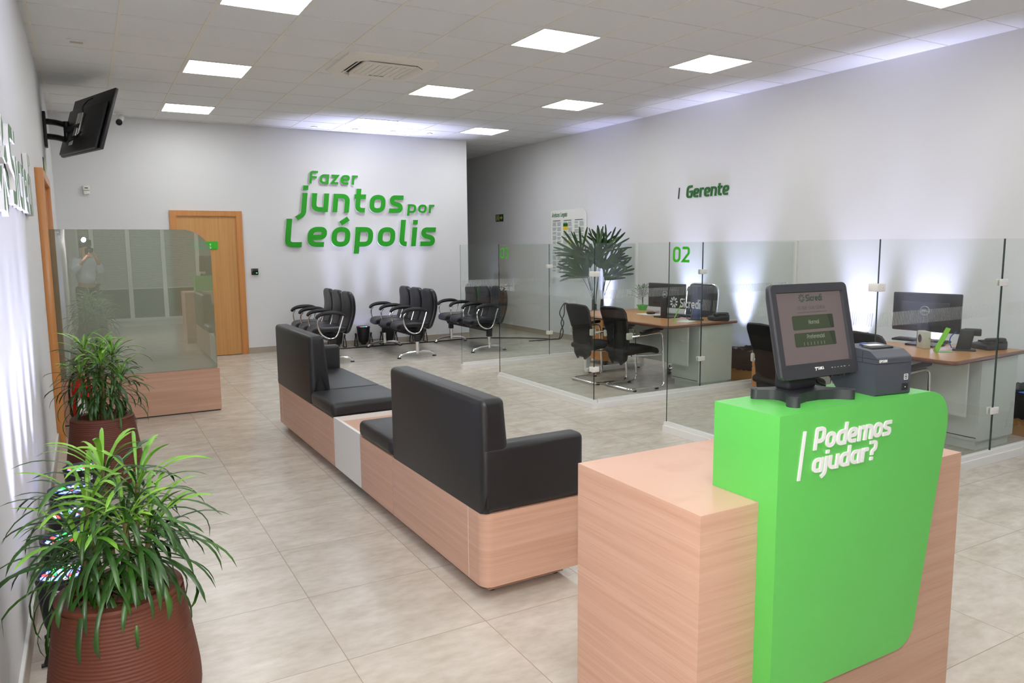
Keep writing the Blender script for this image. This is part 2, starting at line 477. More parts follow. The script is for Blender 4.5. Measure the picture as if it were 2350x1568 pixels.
        for k in rings:
            layers.append(([Vector((cx, cy)).lerp(p, k) for p in ins], th / 2 + dome * (1 - k * k)))
        v = []
        for L, w in layers:
            for p in L: v.append((p.x, p.y, w))
        v.append((cx, cy, -th / 2 - dome)); v.append((cx, cy, th / 2 + dome))
        f = []
        for i in range(len(layers) - 1):
            for k in range(N):
                a = i * N + k; b = i * N + (k + 1) % N
                f.append((a, b, b + N, a + N))
        e = len(v) - 2
        for k in range(N):
            f.append((e, (k + 1) % N, k)); o = (len(layers) - 1) * N
            f.append((e + 1, o + k, o + (k + 1) % N))
        if fn: v = [fn(*p) for p in v]
        s.add(v, f, mi, xf)
    def build(s, name, mats, parent=None, loc=None, rot=None, smooth=True, angle=34, label=None, fix=None):
        if fix is None: fix = not getattr(s, 'raw', False)
        me = bpy.data.meshes.new(name)
        me.from_pydata(s.v, [], s.f)
        if not isinstance(mats, (list, tuple)): mats = [mats]
        for m in mats: me.materials.append(m)
        for p, i in zip(me.polygons, s.m): p.material_index = i
        if fix:
            bm = bmesh.new(); bm.from_mesh(me)
            bmesh.ops.remove_doubles(bm, verts=bm.verts, dist=1e-5)
            bmesh.ops.recalc_face_normals(bm, faces=bm.faces)
            bm.to_mesh(me); bm.free()
        if smooth:
            for p in me.polygons: p.use_smooth = True
            me.set_sharp_from_angle(angle=R(angle))
        me.update()
        o = bpy.data.objects.new(name, me)
        col.objects.link(o)
        if parent is not None: o.parent = parent
        if loc is not None: o.location = loc
        if rot is not None: o.rotation_euler = rot
        if label: o['label'] = label
        return o

def thing(name, label, cat, loc=(0, 0, 0), rz=0.0, group=None):
    o = bpy.data.objects.new(name, None); col.objects.link(o)
    o.empty_display_size = 0.1
    o.location = loc; o.rotation_euler = (0, 0, rz)
    o['label'] = label; o['category'] = cat
    if group: o['group'] = group
    return o
def tag(o, label, cat, group=None):
    o['label'] = label; o['category'] = cat
    if group: o['group'] = group
    return o
def struct(o):
    o['kind'] = 'structure'
    return o
def dup(root, loc, rz=None, label=None):
    """copy of a thing with copies of its parts and sub-parts"""
    r = root.copy(); col.objects.link(r); r.location = loc
    if rz is not None: r.rotation_euler = (0, 0, rz)
    if label: r['label'] = label
    def kids(a, b):
        for ch in list(a.children):
            c = ch.copy(); col.objects.link(c); c.parent = b
            kids(ch, c)
    kids(root, r)
    return r
def arc(cx, cy, r, a0, a1, n=6):
    return [(cx + r * math.cos(R(a0 + (a1 - a0) * k / n)), cy + r * math.sin(R(a0 + (a1 - a0) * k / n))) for k in range(n + 1)]
def rrect(x0, x1, y0, y1, r, n=4):
    """rounded rectangle, counter-clockwise; r = one radius or four (bl, br, tr, tl)"""
    if not isinstance(r, (list, tuple)): r = (r,) * 4
    r = [max(q, 1e-4) for q in r]
    return (arc(x0 + r[0], y0 + r[0], r[0], 180, 270, n) + arc(x1 - r[1], y0 + r[1], r[1], 270, 360, n)
            + arc(x1 - r[2], y1 - r[2], r[2], 0, 90, n) + arc(x0 + r[3], y1 - r[3], r[3], 90, 180, n))
def resample(o, step=.03):
    res = []
    for k, a in enumerate(o):
        b = o[(k + 1) % len(o)]; m = max(1, int(math.hypot(b[0] - a[0], b[1] - a[1]) / step))
        res += [(a[0] + (b[0] - a[0]) * i / m, a[1] + (b[1] - a[1]) * i / m) for i in range(m)]
    return res
def round_path(pts, rad, n=5, closed=False):
    """polyline (2D or 3D) with its inner corners rounded"""
    P = [Vector(p) for p in pts]; N = len(P); out = []
    rads = rad if isinstance(rad, (list, tuple)) else [rad] * N
    for i in range(N):
        if not closed and i in (0, N - 1):
            out.append(P[i]); continue
        a, b, c = P[i - 1], P[i], P[(i + 1) % N]
        d1 = (a - b); d2 = (c - b)
        l1, l2 = d1.length, d2.length
        if l1 < 1e-9 or l2 < 1e-9: continue
        d1 /= l1; d2 /= l2
        ang = math.acos(max(-1, min(1, d1.dot(d2))))
        r = rads[i]
        if r < 1e-6 or ang > PI - 1e-3:
            out.append(b); continue
        t = r / math.tan(ang / 2)
        lim1 = l1 * (0.5 if (closed or i > 1) else 0.98); lim2 = l2 * (0.5 if (closed or i < N - 2) else 0.98)
        t = min(t, lim1, lim2)
        p0 = b + d1 * t; p1 = b + d2 * t
        for k in range(n + 1):
            u = k / n
            out.append(p0 * (1 - u) ** 2 + b * 2 * u * (1 - u) + p1 * u * u)
    return out

# ---------------------------------------------------------------- stroke lettering
def glyph(ch, t, xh, wf=1.0):
    """strokes of one letter on a cap height of 1: (points, corner radii, closed); returns strokes, advance width"""
    l = t / 2; b = t / 2; H = 1 - t / 2; X = xh - t / 2; d = -0.26
    def W(w): return w * wf
    def r_(w): return W(w) - t / 2
    S = []
    def st(pts, rad=0.2, closed=False): S.append((pts, rad, closed))
    c = ch
    if c in 'aáã':
        w = .62; r = r_(w); st([(r, X), (l, X), (l, b), (r, b)], .22); st([(r, xh), (r, 0)])
    elif c == 'b':
        w = .62; r = r_(w); st([(l, 1), (l, 0)]); st([(l, X), (r, X), (r, b), (l, b)], .22)
    elif c == 'c':
        w = .52; r = W(w); st([(r, X), (l, X), (l, b), (r, b)], .24)
    elif c == 'd':
        w = .64; r = r_(w); st([(r, 1), (r, 0)]); st([(r, X), (l, X), (l, b), (r, b)], .22)
    elif c == 'e':
        w = .62; r = r_(w); m = xh * .47; st([(l, m), (r, m + .02), (r, X), (l, X), (l, b), (r + .02, b)], [0, .12, .22, .24, .24, 0])
    elif c == 'f':
        w = .42; r = W(w); st([(r, H), (l + .08, H), (l + .08, 0)], .2); st([(0, X), (r, X)])
    elif c == 'g':
        w = .62; r = r_(w); st([(r, X), (l, X), (l, b), (r, b)], .22); st([(r, xh), (r, d + l), (l, d + l)], .2)
    elif c == 'i':
        w = t; st([(l, xh), (l, 0)]); st([(l, .83), (l, .83 + t * .95)])
    elif c == 'j':
        w = t + .04; st([(l + .04, xh), (l + .04, -.1), (-.1, d)], .22); st([(l + .05, .83), (l + .05, .83 + t * .95)])
    elif c == 'l':
        w = t + .1; st([(l, 1), (l, b), (l + t * .5 + .1, b)], .16)
    elif c == 'm':
        w = .96; r = r_(w); m = (l + r) / 2; st([(l, xh), (l, 0)]); st([(l, X), (m, X), (m, 0)], .17); st([(m, X), (r, X), (r, 0)], .17)
    elif c == 'n':
        w = .62; r = r_(w); st([(l, xh), (l, 0)]); st([(l, X), (r, X), (r, 0)], .22)
    elif c in 'oó':
        w = .62; r = r_(w); st([(l, X), (r, X), (r, b), (l, b)], .24, True)
        if c == 'ó': st([(w * .42, .84), (w * .82, 1.03)])
    elif c == 'p':
        w = .62; r = r_(w); st([(l, xh), (l, d)]); st([(l, X), (r, X), (r, b), (l, b)], .22)
    elif c == 'r':
        w = .4; r = W(w); st([(l, xh), (l, 0)]); st([(l, X - .08), (l + .1, X), (r, X)], .1)
    elif c == 's':
        w = .54; r = W(w); m = xh / 2; st([(r, X), (l, X), (l, m + .05), (r - l, m - .05), (r - l, b), (0, b)], [0, .17, .17, .17, .17, 0])
    elif c == 't':
        w = .44; r = W(w); st([(l + .06, .94), (l + .06, b), (r, b)], .18); st([(0, X), (r, X)])
    elif c == 'u':
        w = .62; r = r_(w); st([(l, xh), (l, b), (r, b)], .22); st([(r, xh), (r, 0)])
    elif c == 'v':
        w = .56; st([(l * .8, xh), (W(w) / 2, b * .3), (W(w) - l * .8, xh)], 0)
    elif c == 'z':
        w = .5; st([(0, X), (W(w) - l * .9, X), (l * .9, b), (W(w), b)], 0)
    elif c == 'F':
        w = .54; st([(W(w), H), (l, H), (l, 0)], .14); st([(l, .5), (W(w) * .9, .5)])
    elif c == 'G':
        w = .68; r = r_(w); st([(r, H), (l, H), (l, b), (r, b), (r, .5), (r * .55, .5)], [0, .26, .26, .1, 0, 0])
    elif c == 'L':
        w = .54; st([(l, 1), (l, b), (W(w), b)], .18)
    elif c == 'P':
        w = .64; r = r_(w); st([(l, 0), (l, H), (r, H), (r, .38), (l, .38)], [0, .05, .2, .2, 0])
    elif c == 'R':
        w = .66; r = r_(w); st([(l, 0), (l, H), (r, H), (r, .42), (l, .42)], [0, .05, .2, .2, 0]); st([(r * .5, .42), (r, 0)])
    elif c == 'A':
        w = .7; st([(l * .7, 0), (W(w) / 2, H), (W(w) - l * .7, 0)], 0); st([(W(w) * .2, .28), (W(w) * .8, .28)])
    elif c == 'S':
        w = .62; r = W(w); st([(r, H), (l, H), (l, .54), (r - l, .46), (r - l, b), (0, b)], [0, .2, .2, .2, .2, 0])
    elif c == 'E':
        w = .54; st([(W(w), H), (l, H), (l, b), (W(w), b)], .06); st([(l, .5), (W(w) * .92, .5)])
    elif c == 'T':
        w = .58; st([(0, H), (W(w), H)]); st([(W(w) / 2, H), (W(w) / 2, 0)])
    elif c == 'I':
        w = t; st([(l, 1), (l, 0)])
    elif c == 'U':
        w = .66; r = r_(w); st([(l, 1), (l, b), (r, b), (r, 1)], .24)
    elif c == 'N':
        w = .68; r = r_(w); st([(l, 0), (l, 1)]); st([(l, H), (r, b)]); st([(r, 0), (r, 1)])
    elif c == 'H':
        w = .68; r = r_(w); st([(l, 0), (l, 1)]); st([(l, .5), (r, .5)]); st([(r, 0), (r, 1)])
    elif c == 'D':
        w = .68; r = r_(w); st([(l, H), (r, H), (r, b), (l, b)], [.03, .28, .28, .03], True)
    elif c == 'C':
        w = .6; r = W(w); st([(r, H), (l, H), (l, b), (r, b)], .26)
    elif c in 'O0':
        w = .64; r = r_(w); st([(l, H), (r, H), (r, b), (l, b)], .28, True)
    elif c == '2':
        w = .62; r = r_(w); st([(0.02, H), (r, H), (r, .58), (l, b), (W(w), b)], [0, .24, .12, 0.0, 0])
    elif c == '3':
        w = .6; r = r_(w); st([(0.02, H), (r, H), (r, .53), (W(w) * .3, .53)], [0, .22, .06, 0]); st([(W(w) * .3, .53), (r, .53), (r, b), (0, b)], [0, .06, .22, 0])
    elif c == '?':
        w = .52; r = r_(w); st([(0, H), (r, H), (r, .56), (w * .42, .46), (w * .42, .26)], [0, .2, .15, .12, 0]); st([(w * .42, 0), (w * .42, t * .95)])
    elif c == '%':
        w = .1; st([(0, .3), (w, .3)])
    else:
        return [], .28 * wf
    return S, w * wf

def ribbon(mb, pts, t, closed, xf2, y0, y1, mi_face=0, mi_side=0):
    n = len(pts)
    L = []; Rr = []
    for i in range(n):
        if closed: a, c = pts[i - 1], pts[(i + 1) % n]
        else: a, c = pts[max(i - 1, 0)], pts[min(i + 1, n - 1)]
        b = pts[i]
        d1 = (b - a); d2 = (c - b)
        if d1.length < 1e-9: d1 = d2
        if d2.length < 1e-9: d2 = d1
        d1 = d1.normalized(); d2 = d2.normalized()
        n1 = Vector((-d1.y, d1.x)); n2 = Vector((-d2.y, d2.x))
        m = n1 + n2
        if m.length < 1e-6: m = n1
        m.normalize()
        k = 1 / max(0.45, m.dot(n1))
        L.append(b + m * t / 2 * k); Rr.append(b - m * t / 2 * k)
    P = lambda p, y: (xf2(p)[0], y, xf2(p)[1])
    ep = min(.0006, abs(y1 - y0) * .15) / max(1, n - 1)     # the stroke rises by a hair so that it never overlaps itself in one plane
    v = [P(p, y0 - ep * k) for k, p in enumerate(L)] + [P(p, y0 - ep * k) for k, p in enumerate(Rr)] + [P(p, y1) for p in L] + [P(p, y1) for p in Rr]
    ff = []; fs = []
    for i in range(n if closed else n - 1):
        j = (i + 1) % n
        ff.append((i, n + i, n + j, j))
        ff.append((2 * n + i, 2 * n + j, 3 * n + j, 3 * n + i))
        fs.append((i, j, 2 * n + j, 2 * n + i)); fs.append((n + i, 3 * n + i, 3 * n + j, n + j))
    if not closed:
        fs.append((0, 2 * n, 3 * n, n)); fs.append((n - 1, 2 * n - 1, 4 * n - 1, 3 * n - 1))
    mb.add(v, ff, mi_face); mb.add(v, fs, mi_side)

def letters(text, x0, x1, zb, cap, t=0.2, xh=0.73, shear=0.0, depth=0.01, yb=0.0, gap=0.1, mi_face=0, mi_side=0, wf=1.0):
    """list of (character, MB) fitted between x0 and x1, baseline zb, facing -Y, back at yb"""
    items = []; x = 0.0
    for ch in text:
        S, w = glyph(ch, t, xh, wf)
        items.append((ch, S, x)); x += w + gap
    tot = x - gap
    k = cap; sx = (x1 - x0) / (tot * k)
    res = []
    for ch, S, ox in items:
        if not S: continue
        mb = MB(); mb.raw = True
        for si, (pts, rad, closed) in enumerate(S):
            pp = round_path(pts, rad, 6, closed)
            f2 = lambda p, ox=ox: (x0 + ((ox + p.x) * sx + p.y * shear) * k, zb + p.y * k)
            ribbon(mb, pp, t, closed, f2, yb - depth - si * min(.0008, depth * .2), yb, mi_face, mi_side)
        res.append((ch, mb))
    return res
def word(text, *a, **kw):
    mb = MB(); mb.raw = True
    for ch, q in letters(text, *a, **kw):
        o = len(mb.v); mb.v += q.v
        mb.f += [[i + o for i in f] for f in q.f]; mb.m += q.m
    return mb
def emblem(mb, cx, cz, r, y0, y1, mi=0, mi_side=0, n=9):
    """pinwheel flower of pointed blades"""
    for k in range(n):
        a = 2 * PI * k / n + 0.25
        def P(rr, da): return (cx + rr * r * math.cos(a + da), cz + rr * r * math.sin(a + da))
        mb.prism([P(.30, -.10), P(.66, -.30), P(1.0, -.20), P(.92, .10), P(.62, .14)], y0, y1, mi, plane='xz', mi_side=mi_side)
# ---------------------------------------------------------------- the room
XL, XR, YB, YF, CZ, YE = -0.31, 7.10, -1.75, 11.87, 3.41, 16.5
g = MB(); g.box(XL - .2, XR + .2, YB - .2, YE + .2, -0.12, 0.0); struct(g.build('floor', M['floor'], smooth=False))

# suspended ceiling: tiles with runners and cross tees
cg = MB()
G0X, G0Y, GP = 0.355, 11.12, 0.62
cg.box(XL - .2, XR + .2, YB - .2, YE + .2, CZ, CZ + .1, 0)
x = G0X - GP * 2
while x < XR + .1:
    if x > XL - .05: cg.box(x - .0125, x + .0125, YB, YE, CZ - .004, CZ + .01, 1)
    x += GP
y = G0Y - GP * 22
while y < YE:
    if y > YB:
        cg.box(XL, XR, y - .004, y + .004, CZ - .003, CZ + .01, 2)
        cg.box(XL, XR, y + .004, y + .0075, CZ - .0015, CZ + .01, 3)
    y += GP
struct(cg.build('ceiling', [M['ceiling'], M['tbar_y'], M['tbar_x'], M['gap']], smooth=False, fix=False))

w = MB(); w.box(XL - .2, XL, YB - .2, YE, 0, CZ + .05); struct(w.build('wall_left', M['wall'], smooth=False))
w = MB(); w.box(XR, XR + .2, YB - .2, YE, 0, CZ + .05); struct(w.build('wall_right', M['wall'], smooth=False))
FE = 5.825
w = MB(); w.box(XL, FE, YF, YF + .15, 0, CZ + .05); struct(w.build('wall_far', M['wall'], smooth=False))
w = MB(); w.box(FE - .15, FE, YF + .15, YE, 0, CZ + .05); struct(w.build('wall_corridor', M['wall'], smooth=False))
w = MB(); w.box(XL - .2, XR + .2, YE, YE + .2, 0, CZ + .05); struct(w.build('wall_back', M['wall'], smooth=False))
# front wall behind the photographer: night windows with blinds between white mullions
w = MB()
WZ0, WZ1 = 0.12, 2.62
w.box(XL - .2, XR + .2, YB - .2, YB, WZ1, CZ + .05); w.box(XL - .2, XR + .2, YB - .2, YB, 0, WZ0)
w.box(XL - .2, -0.16, YB - .2, YB, WZ0, WZ1); w.box(5.6, XR + .2, YB - .2, YB, WZ0, WZ1)
struct(w.build('wall_front', M['wall'], smooth=False))
mull = [-0.16, 0.11, 0.763, 1.418, 2.08, 2.74, 3.4, 4.06, 4.72, 5.6]
for k in range(len(mull) - 1):
    a, b = mull[k], mull[k + 1]
    f = MB()
    f.box(a, a + .04, YB - .08, YB + .03, WZ0, WZ1); f.box(b - .04, b, YB - .08, YB + .03, WZ0, WZ1)
    f.box(a + .04, b - .04, YB - .08, YB + .03, WZ0, WZ0 + .05); f.box(a + .04, b - .04, YB - .08, YB + .03, WZ1 - .05, WZ1)
    o = struct(f.build('window_%d' % (k + 1), M['whitegloss'], smooth=False))
    p = MB(); p.box(a + .04, b - .04, YB - .07, YB - .06, WZ0 + .05, WZ1 - .05); p.build('pane', M['night'], o, smooth=False)
    bl = MB()
    z = WZ1 - .06
    while z > 0.80:
        bl.add([(a + .045, YB - .012, z + .010), (b - .045, YB - .012, z + .010), (b - .045, YB + .010, z - .010), (a + .045, YB + .010, z - .010)], [(0, 1, 2, 3)])
        z -= .024
    bl.box(a + .045, b - .045, YB - .012, YB + .012, z - .005, z + .012)
    bl.build('blind', M['blind'], o, smooth=False)

# skirtings
DX0, DX1 = 1.075, 2.065
s = MB(); s.box(XL, DX0, YF - .012, YF, 0, .092); s.box(DX1 - .0, FE, YF - .012, YF, 0, .092)
s.box(XL, DX0, YF - .009, YF, .092, .098, 1); s.box(DX1, FE, YF - .009, YF, .092, .098, 1)
struct(s.build('baseboard_far', [M['stone'], M['white']], smooth=False))
s = MB(); s.box(XR - .012, XR, YB, YE, 0, .092); s.box(XR - .009, XR, YB, YE, .092, .098, 1)
struct(s.build('baseboard_right', [M['stone'], M['white']], smooth=False))
LDY0, LDY1 = 7.10, 8.44
s = MB()
for a, b in ((YB, LDY0), (LDY1, YF - .012)):
    s.box(XL, XL + .014, a, b, 0, .092); s.box(XL, XL + .012, a, b, .092, .1, 1)
struct(s.build('baseboard_left', [M['stone'], M['white']], smooth=False))

# far door in honey veneer
d = MB()
d.box(DX0 + .075, DX1 - .075, YF - .008, YF - .002, .008, 2.09)
door = struct(d.build('door_1', M['door'], smooth=False))
f = MB()
for (x0, x1, z0, z1) in ((DX0, DX0 + .085, 0, 2.15), (DX1 - .085, DX1, 0, 2.15), (DX0 + .085, DX1 - .085, 2.075, 2.15)):
    f.box(x0, x1, YF - .032, YF, z0, z1)
for (x0, x1, z0, z1) in ((DX0 + .055, DX0 + .095, 0, 2.11), (DX1 - .095, DX1 - .055, 0, 2.11), (DX0 + .095, DX1 - .095, 2.066, 2.10)):
    f.box(x0, x1, YF - .022, YF - .001, z0, z1)
f.build('door_frame', M['door_frame'], door, smooth=False)
t = MB(); t.box(DX0 + .1, DX1 - .1, YF - .012, YF, .0, .008); t.build('threshold_gap', M['black'], door, smooth=False)
sgn = MB()
sgn.prism(rrect(1.36, 1.708, 1.588, 1.705, (.004, .012, .004, .004)), YF - .018, YF - .008, plane='xz')
sg = sgn.build('door_sign', M['numgreen'], None, smooth=False)
tag(sg, 'small green plaque with white letters mounted on the honey wood door', 'sign')
for z in (1.672, 1.628):
    word('S', 1.592, 1.612, z - .026, .026, t=.2, depth=.002, yb=YF - .0175).build('letter', M['vinyl'], sg, smooth=False)

# door in the left wall, its thick frame standing proud of the wall
d = MB(); d.box(XL + .002, XL + .012, LDY0 + .045, LDY1 - .07, .008, 2.18)
door2 = struct(d.build('door_2', M['door'], smooth=False))
f = MB()
PX = XL + .060
f.rbox(XL, PX, LDY0, LDY0 + .045, 0, 2.25, .004, 2); f.rbox(XL, PX, LDY1 - .07, LDY1, 0, 2.25, .004, 2)
f.rbox(XL, PX - .001, LDY0 + .01, LDY1 - .01, 2.18, 2.25, .004, 2)
f.box(XL, XL + .03, LDY0 + .045, LDY0 + .075, 0, 2.18); f.box(XL, XL + .03, LDY1 - .1, LDY1 - .07, 0, 2.18)
f.build('door_frame', M['door_frame'], door2)

# ---------------------------------------------------------------- ceiling lights
def ceiling_light(cx, cy, label):
    t = thing('ceiling_light', label, 'ceiling light', (cx, cy, CZ), 0, 'square LED ceiling panels')
    f = MB()
    a = .305
    for (x0, x1, y0, y1) in ((-a, -a + .018, -a, a), (a - .018, a, -a, a), (-a + .018, a - .018, -a, -a + .018), (-a + .018, a - .018, a - .018, a)):
        f.box(x0, x1, y0, y1, -.008, .002)
    f.build('light_frame', M['white'], t, smooth=False)
    p = MB(); p.box(-a + .018, a - .018, -a + .018, a - .018, -.005, .002)
    p.build('diffuser', M['light'], t, smooth=False)
    return t
CA, CB, CC = 1.285, 3.765, 5.625
rows = (10.81, 8.33, 5.85, 3.37)
L = {
 (CA, 0): 'square lit ceiling panel nearest the wall camera, in front of the door wall',
 (CA, 1): 'square lit ceiling panel to the left of the ceiling air conditioner',
 (CA, 2): 'square lit ceiling panel cut by the top edge, above the left part of the room',
 (CB, 0): 'square lit ceiling panel behind the air conditioner, beside the row of four tiny spotlights',
 (CB, 1): 'square lit ceiling panel just behind and right of the air conditioner',
 (CB, 2): 'large square lit ceiling panel in the middle, nearer than the air conditioner',
 (CC, 0): 'smallest square lit ceiling panel, near the corridor opening',
 (CC, 1): 'square lit ceiling panel on the right column, second from the corridor',
 (CC, 2): 'square lit ceiling panel on the right column, third from the corridor',
 (CC, 3): 'square lit ceiling panel cut by the top right edge near the right wall',
}
for cx in (CA, CB, CC):
    for k, cy in enumerate(rows):
        lab = L.get((cx, k), 'square lit ceiling panel overhead, beyond the top of the photo')
        ceiling_light(cx, cy, lab)
    ceiling_light(cx, 0.89, 'square lit ceiling panel overhead, beyond the top of the photo')

# four tiny spotlights by the far wall
for k, (x, y) in enumerate(((3.123, 11.55), (3.742, 11.50), (4.334, 11.44), (4.949, 11.41))):
    pos = ('leftmost of the four tiny round ceiling spotlights above the green slogan', 'second from left of the four tiny round ceiling spotlights above the slogan',
           'third from left of the four tiny round ceiling spotlights above the slogan', 'rightmost of the four tiny round ceiling spotlights above the slogan')[k]
    t = thing('ceiling_spotlight', pos, 'spotlight', (x, y, CZ), 0, 'tiny ceiling spotlights along the far wall')
    q = MB(); q.lathe([(.046, .0), (.046, -.010), (.036, -.014), (.034, -.004)], 20); q.build('trim_ring', M['whitegloss'], t)
    q = MB(); q.disk(.034, -.006, 20, up=False); q.build('lens', M['light'], t)

# ceiling cassette air conditioner
t = thing('air_conditioner', 'square ceiling cassette air conditioner with open louvres and slatted grille', 'air conditioner', (2.725, 7.455, CZ))
q = MB()
def oct_(h, c): return [(-h + c, -h), (h - c, -h), (h, -h + c), (h, h - c), (h - c, h), (-h + c, h), (-h, h - c), (-h, -h + c)]
o1, o2, o3 = oct_(.46, .07), oct_(.43, .075), oct_(.345, .1)
v = [(p[0], p[1], 0) for p in o1] + [(p[0], p[1], -.018) for p in o1] + [(p[0], p[1], -.04) for p in o2] + [(p[0], p[1], -.046) for p in o3] + [(p[0], p[1], -.006) for p in oct_(.335, .1)]
for i in range(4):
    q.add(v, [(i * 8 + k, i * 8 + (k + 1) % 8, i * 8 + 8 + (k + 1) % 8, i * 8 + 8 + k) for k in range(8)])
q.build('casing', M['cream'], t)
q = MB(); q.box(-.33, .33, -.33, .33, -.02, -.004); q.build('air_slot', M['black'], t, smooth=False)
q = MB(); q.rbox(-.265, .265, -.265, .265, -.05, -.02, .012, 2)
for k in range(8):
    x = -.22 + k * .0628
    q.box(x - .011, x + .011, -.235, .2, -.056, -.049, 0)
q.build('grille', M['cream'], t)
q = MB(); q.box(-.06, .1, .212, .235, -.0515, -.0495); q.build('badge', M['blue_body'], t, smooth=False)
for (x0, x1, y0, y1, rx, ry) in ((-.24, .24, -.345, -.285, 35, 0), (-.24, .24, .285, .345, -35, 0), (-.345, -.285, -.24, .24, 0, -35), (.285, .345, -.24, .24, 0, 35)):
    q = MB(); cxm, cym = (x0 + x1) / 2, (y0 + y1) / 2
    q.rbox(x0 - cxm, x1 - cxm, y0 - cym, y1 - cym, -.004, .004, .003, 2)
    q.build('louvre', M['cream'], t, loc=(cxm, cym, -.042), rot=(R(rx), R(ry), 0))

# small emergency vent plate in the ceiling
t = thing('ceiling_vent', 'tiny white rectangular vent plate set in a ceiling tile at upper left', 'vent', (0.056, 7.80, CZ))
q = MB(); q.rbox(-.075, .075, -.055, .055, -.012, 0, .004, 2); q.build('plate', M['white_plastic'], t)
q = MB(); q.box(-.05, .05, -.03, .03, -.015, -.011); q.build('cover', M['greyplastic'], t, smooth=False)

# ---------------------------------------------------------------- wall lettering
def sign(name, label, loc, rz, parts, mats, label_cat='sign'):
    t = thing(name, label, label_cat, loc, rz)
    for nm, mb in parts: mb.build(nm, mats, t, angle=50)
    return t
def spell(text, *a, **k): return [('letter', mb) for ch, mb in letters(text, *a, **k)]
P_ = []
kw = dict(mi_face=0, mi_side=1, depth=.035, yb=-.006)
P_ += spell('Fazer', 3.084, 3.853, 2.590, .196, t=.175, shear=.12, gap=.15, xh=.76, **kw)
P_ += spell('juntos', 2.925, 4.606, 2.156, .40, t=.185, shear=.12, gap=.16, xh=.72, **kw)
P_ += spell('por', 4.692, 5.172, 2.163, .19, t=.175, shear=.12, gap=.14, xh=.74, **kw)
P_ += spell('Leópolis', 2.665, 5.172, 1.612, .435, t=.178, shear=.12, gap=.16, xh=.72, **kw)
sign('slogan_lettering', 'large raised green slogan lettering on the far white wall', (0, YF, 0), 0, P_, [M['signgreen'], M['vinyl']])

P_ = []
br = MB(); br.prism([(-.158 + 0, -.158), (-.146, -.158), (-.130, -.010), (-.142, -.010)], -.014, -.003, 1, plane='xz'); P_.append(('divider_bar', br))
P_ += spell('Gerente', 0, .765, -.158, .165, t=.17, shear=.1, gap=.1, xh=.74, depth=.012, yb=-.003, mi_face=0, mi_side=0)
sign('office_lettering', 'small dark green Gerente lettering with a slim bar on the right wall', (XR, 7.765, 2.376), R(-90), P_, [M['darkgreen'], M['ink_dark']])

P_ = []
em = MB(); emblem(em, -.42, .17, .25, -.03, -.006, 0, 1); P_.append(('emblem', em))
P_ += spell('Sicredi', 0.0, 1.55, 0, .385, t=.17, xh=.66, gap=.1, depth=.024, yb=-.006, mi_face=0, mi_side=1)
sign('brand_lettering', 'raised dark green lettering with white edges along the left wall beside the door', (XL, 4.31, 1.82), R(90), P_, [M['logogreen'], M['vinyl']])

# exit signs
def exit_sign(label, loc, rz, w, h, flip=False):
    t = thing('exit_sign', label, 'exit sign', loc, rz)
    q = MB(); q.box(0, w, -.008, 0, 0, h); q.build('sign_plate', M['exitgreen'], t, smooth=False)
    q = MB()
    a = w * .10
    for (x0, x1, z0, z1) in ((a, a + .018, .12 * h, .88 * h), (w * .42, w * .42 + .018, .12 * h, .88 * h), (a, w * .42, .80 * h, .88 * h)):
        q.box(x0, x1, -.010, -.008, z0, z1)
    q.build('doorway_symbol', M['photolum'], t, smooth=False)
    q = MB()
    c = w * .28
    q.lathe([(.0001, .0), (.014, .0), (.014, .002), (.0001, .002)], 12, xf=Matrix.Translation((c + .006, -.008, .68 * h)) @ Matrix.Rotation(R(90), 4, 'X'))
    for p0, p1 in (((c, .60 * h), (c - .006, .40 * h)), ((c - .006, .40 * h), (c + .026, .28 * h)), ((c + .026, .28 * h), (c + .024, .16 * h)), ((c - .006, .40 * h), (c - .03, .2 * h)), ((c, .57 * h), (c + .03, .46 * h)), ((c, .57 * h), (c - .024, .46 * h))):
        ribbon(q, [Vector(p0), Vector(p1)], .011, False, lambda p: (p.x, p.y), -.010, -.008)
    q.build('running_figure', M['photolum'], t, smooth=False)
    q = MB(); b0 = w * .56; m = h / 2
    q.prism([(b0, m - .012), (w * .76, m - .012), (w * .76, m - .04), (w * .93, m), (w * .76, m + .04), (w * .76, m + .012), (b0, m + .012)], -.010, -.008, plane='xz')
    q.build('arrow_symbol', M['photolum'], t, smooth=False)
    return t
exit_sign('small dark green exit sign with pale arrow on the wall by the corridor', (XR, 13.19, 2.078), R(-90), .30, .138)
exit_sign('green exit sign seen edge-on above the left wall door', (XL, 8.93, 2.35), R(90), .26, .17)

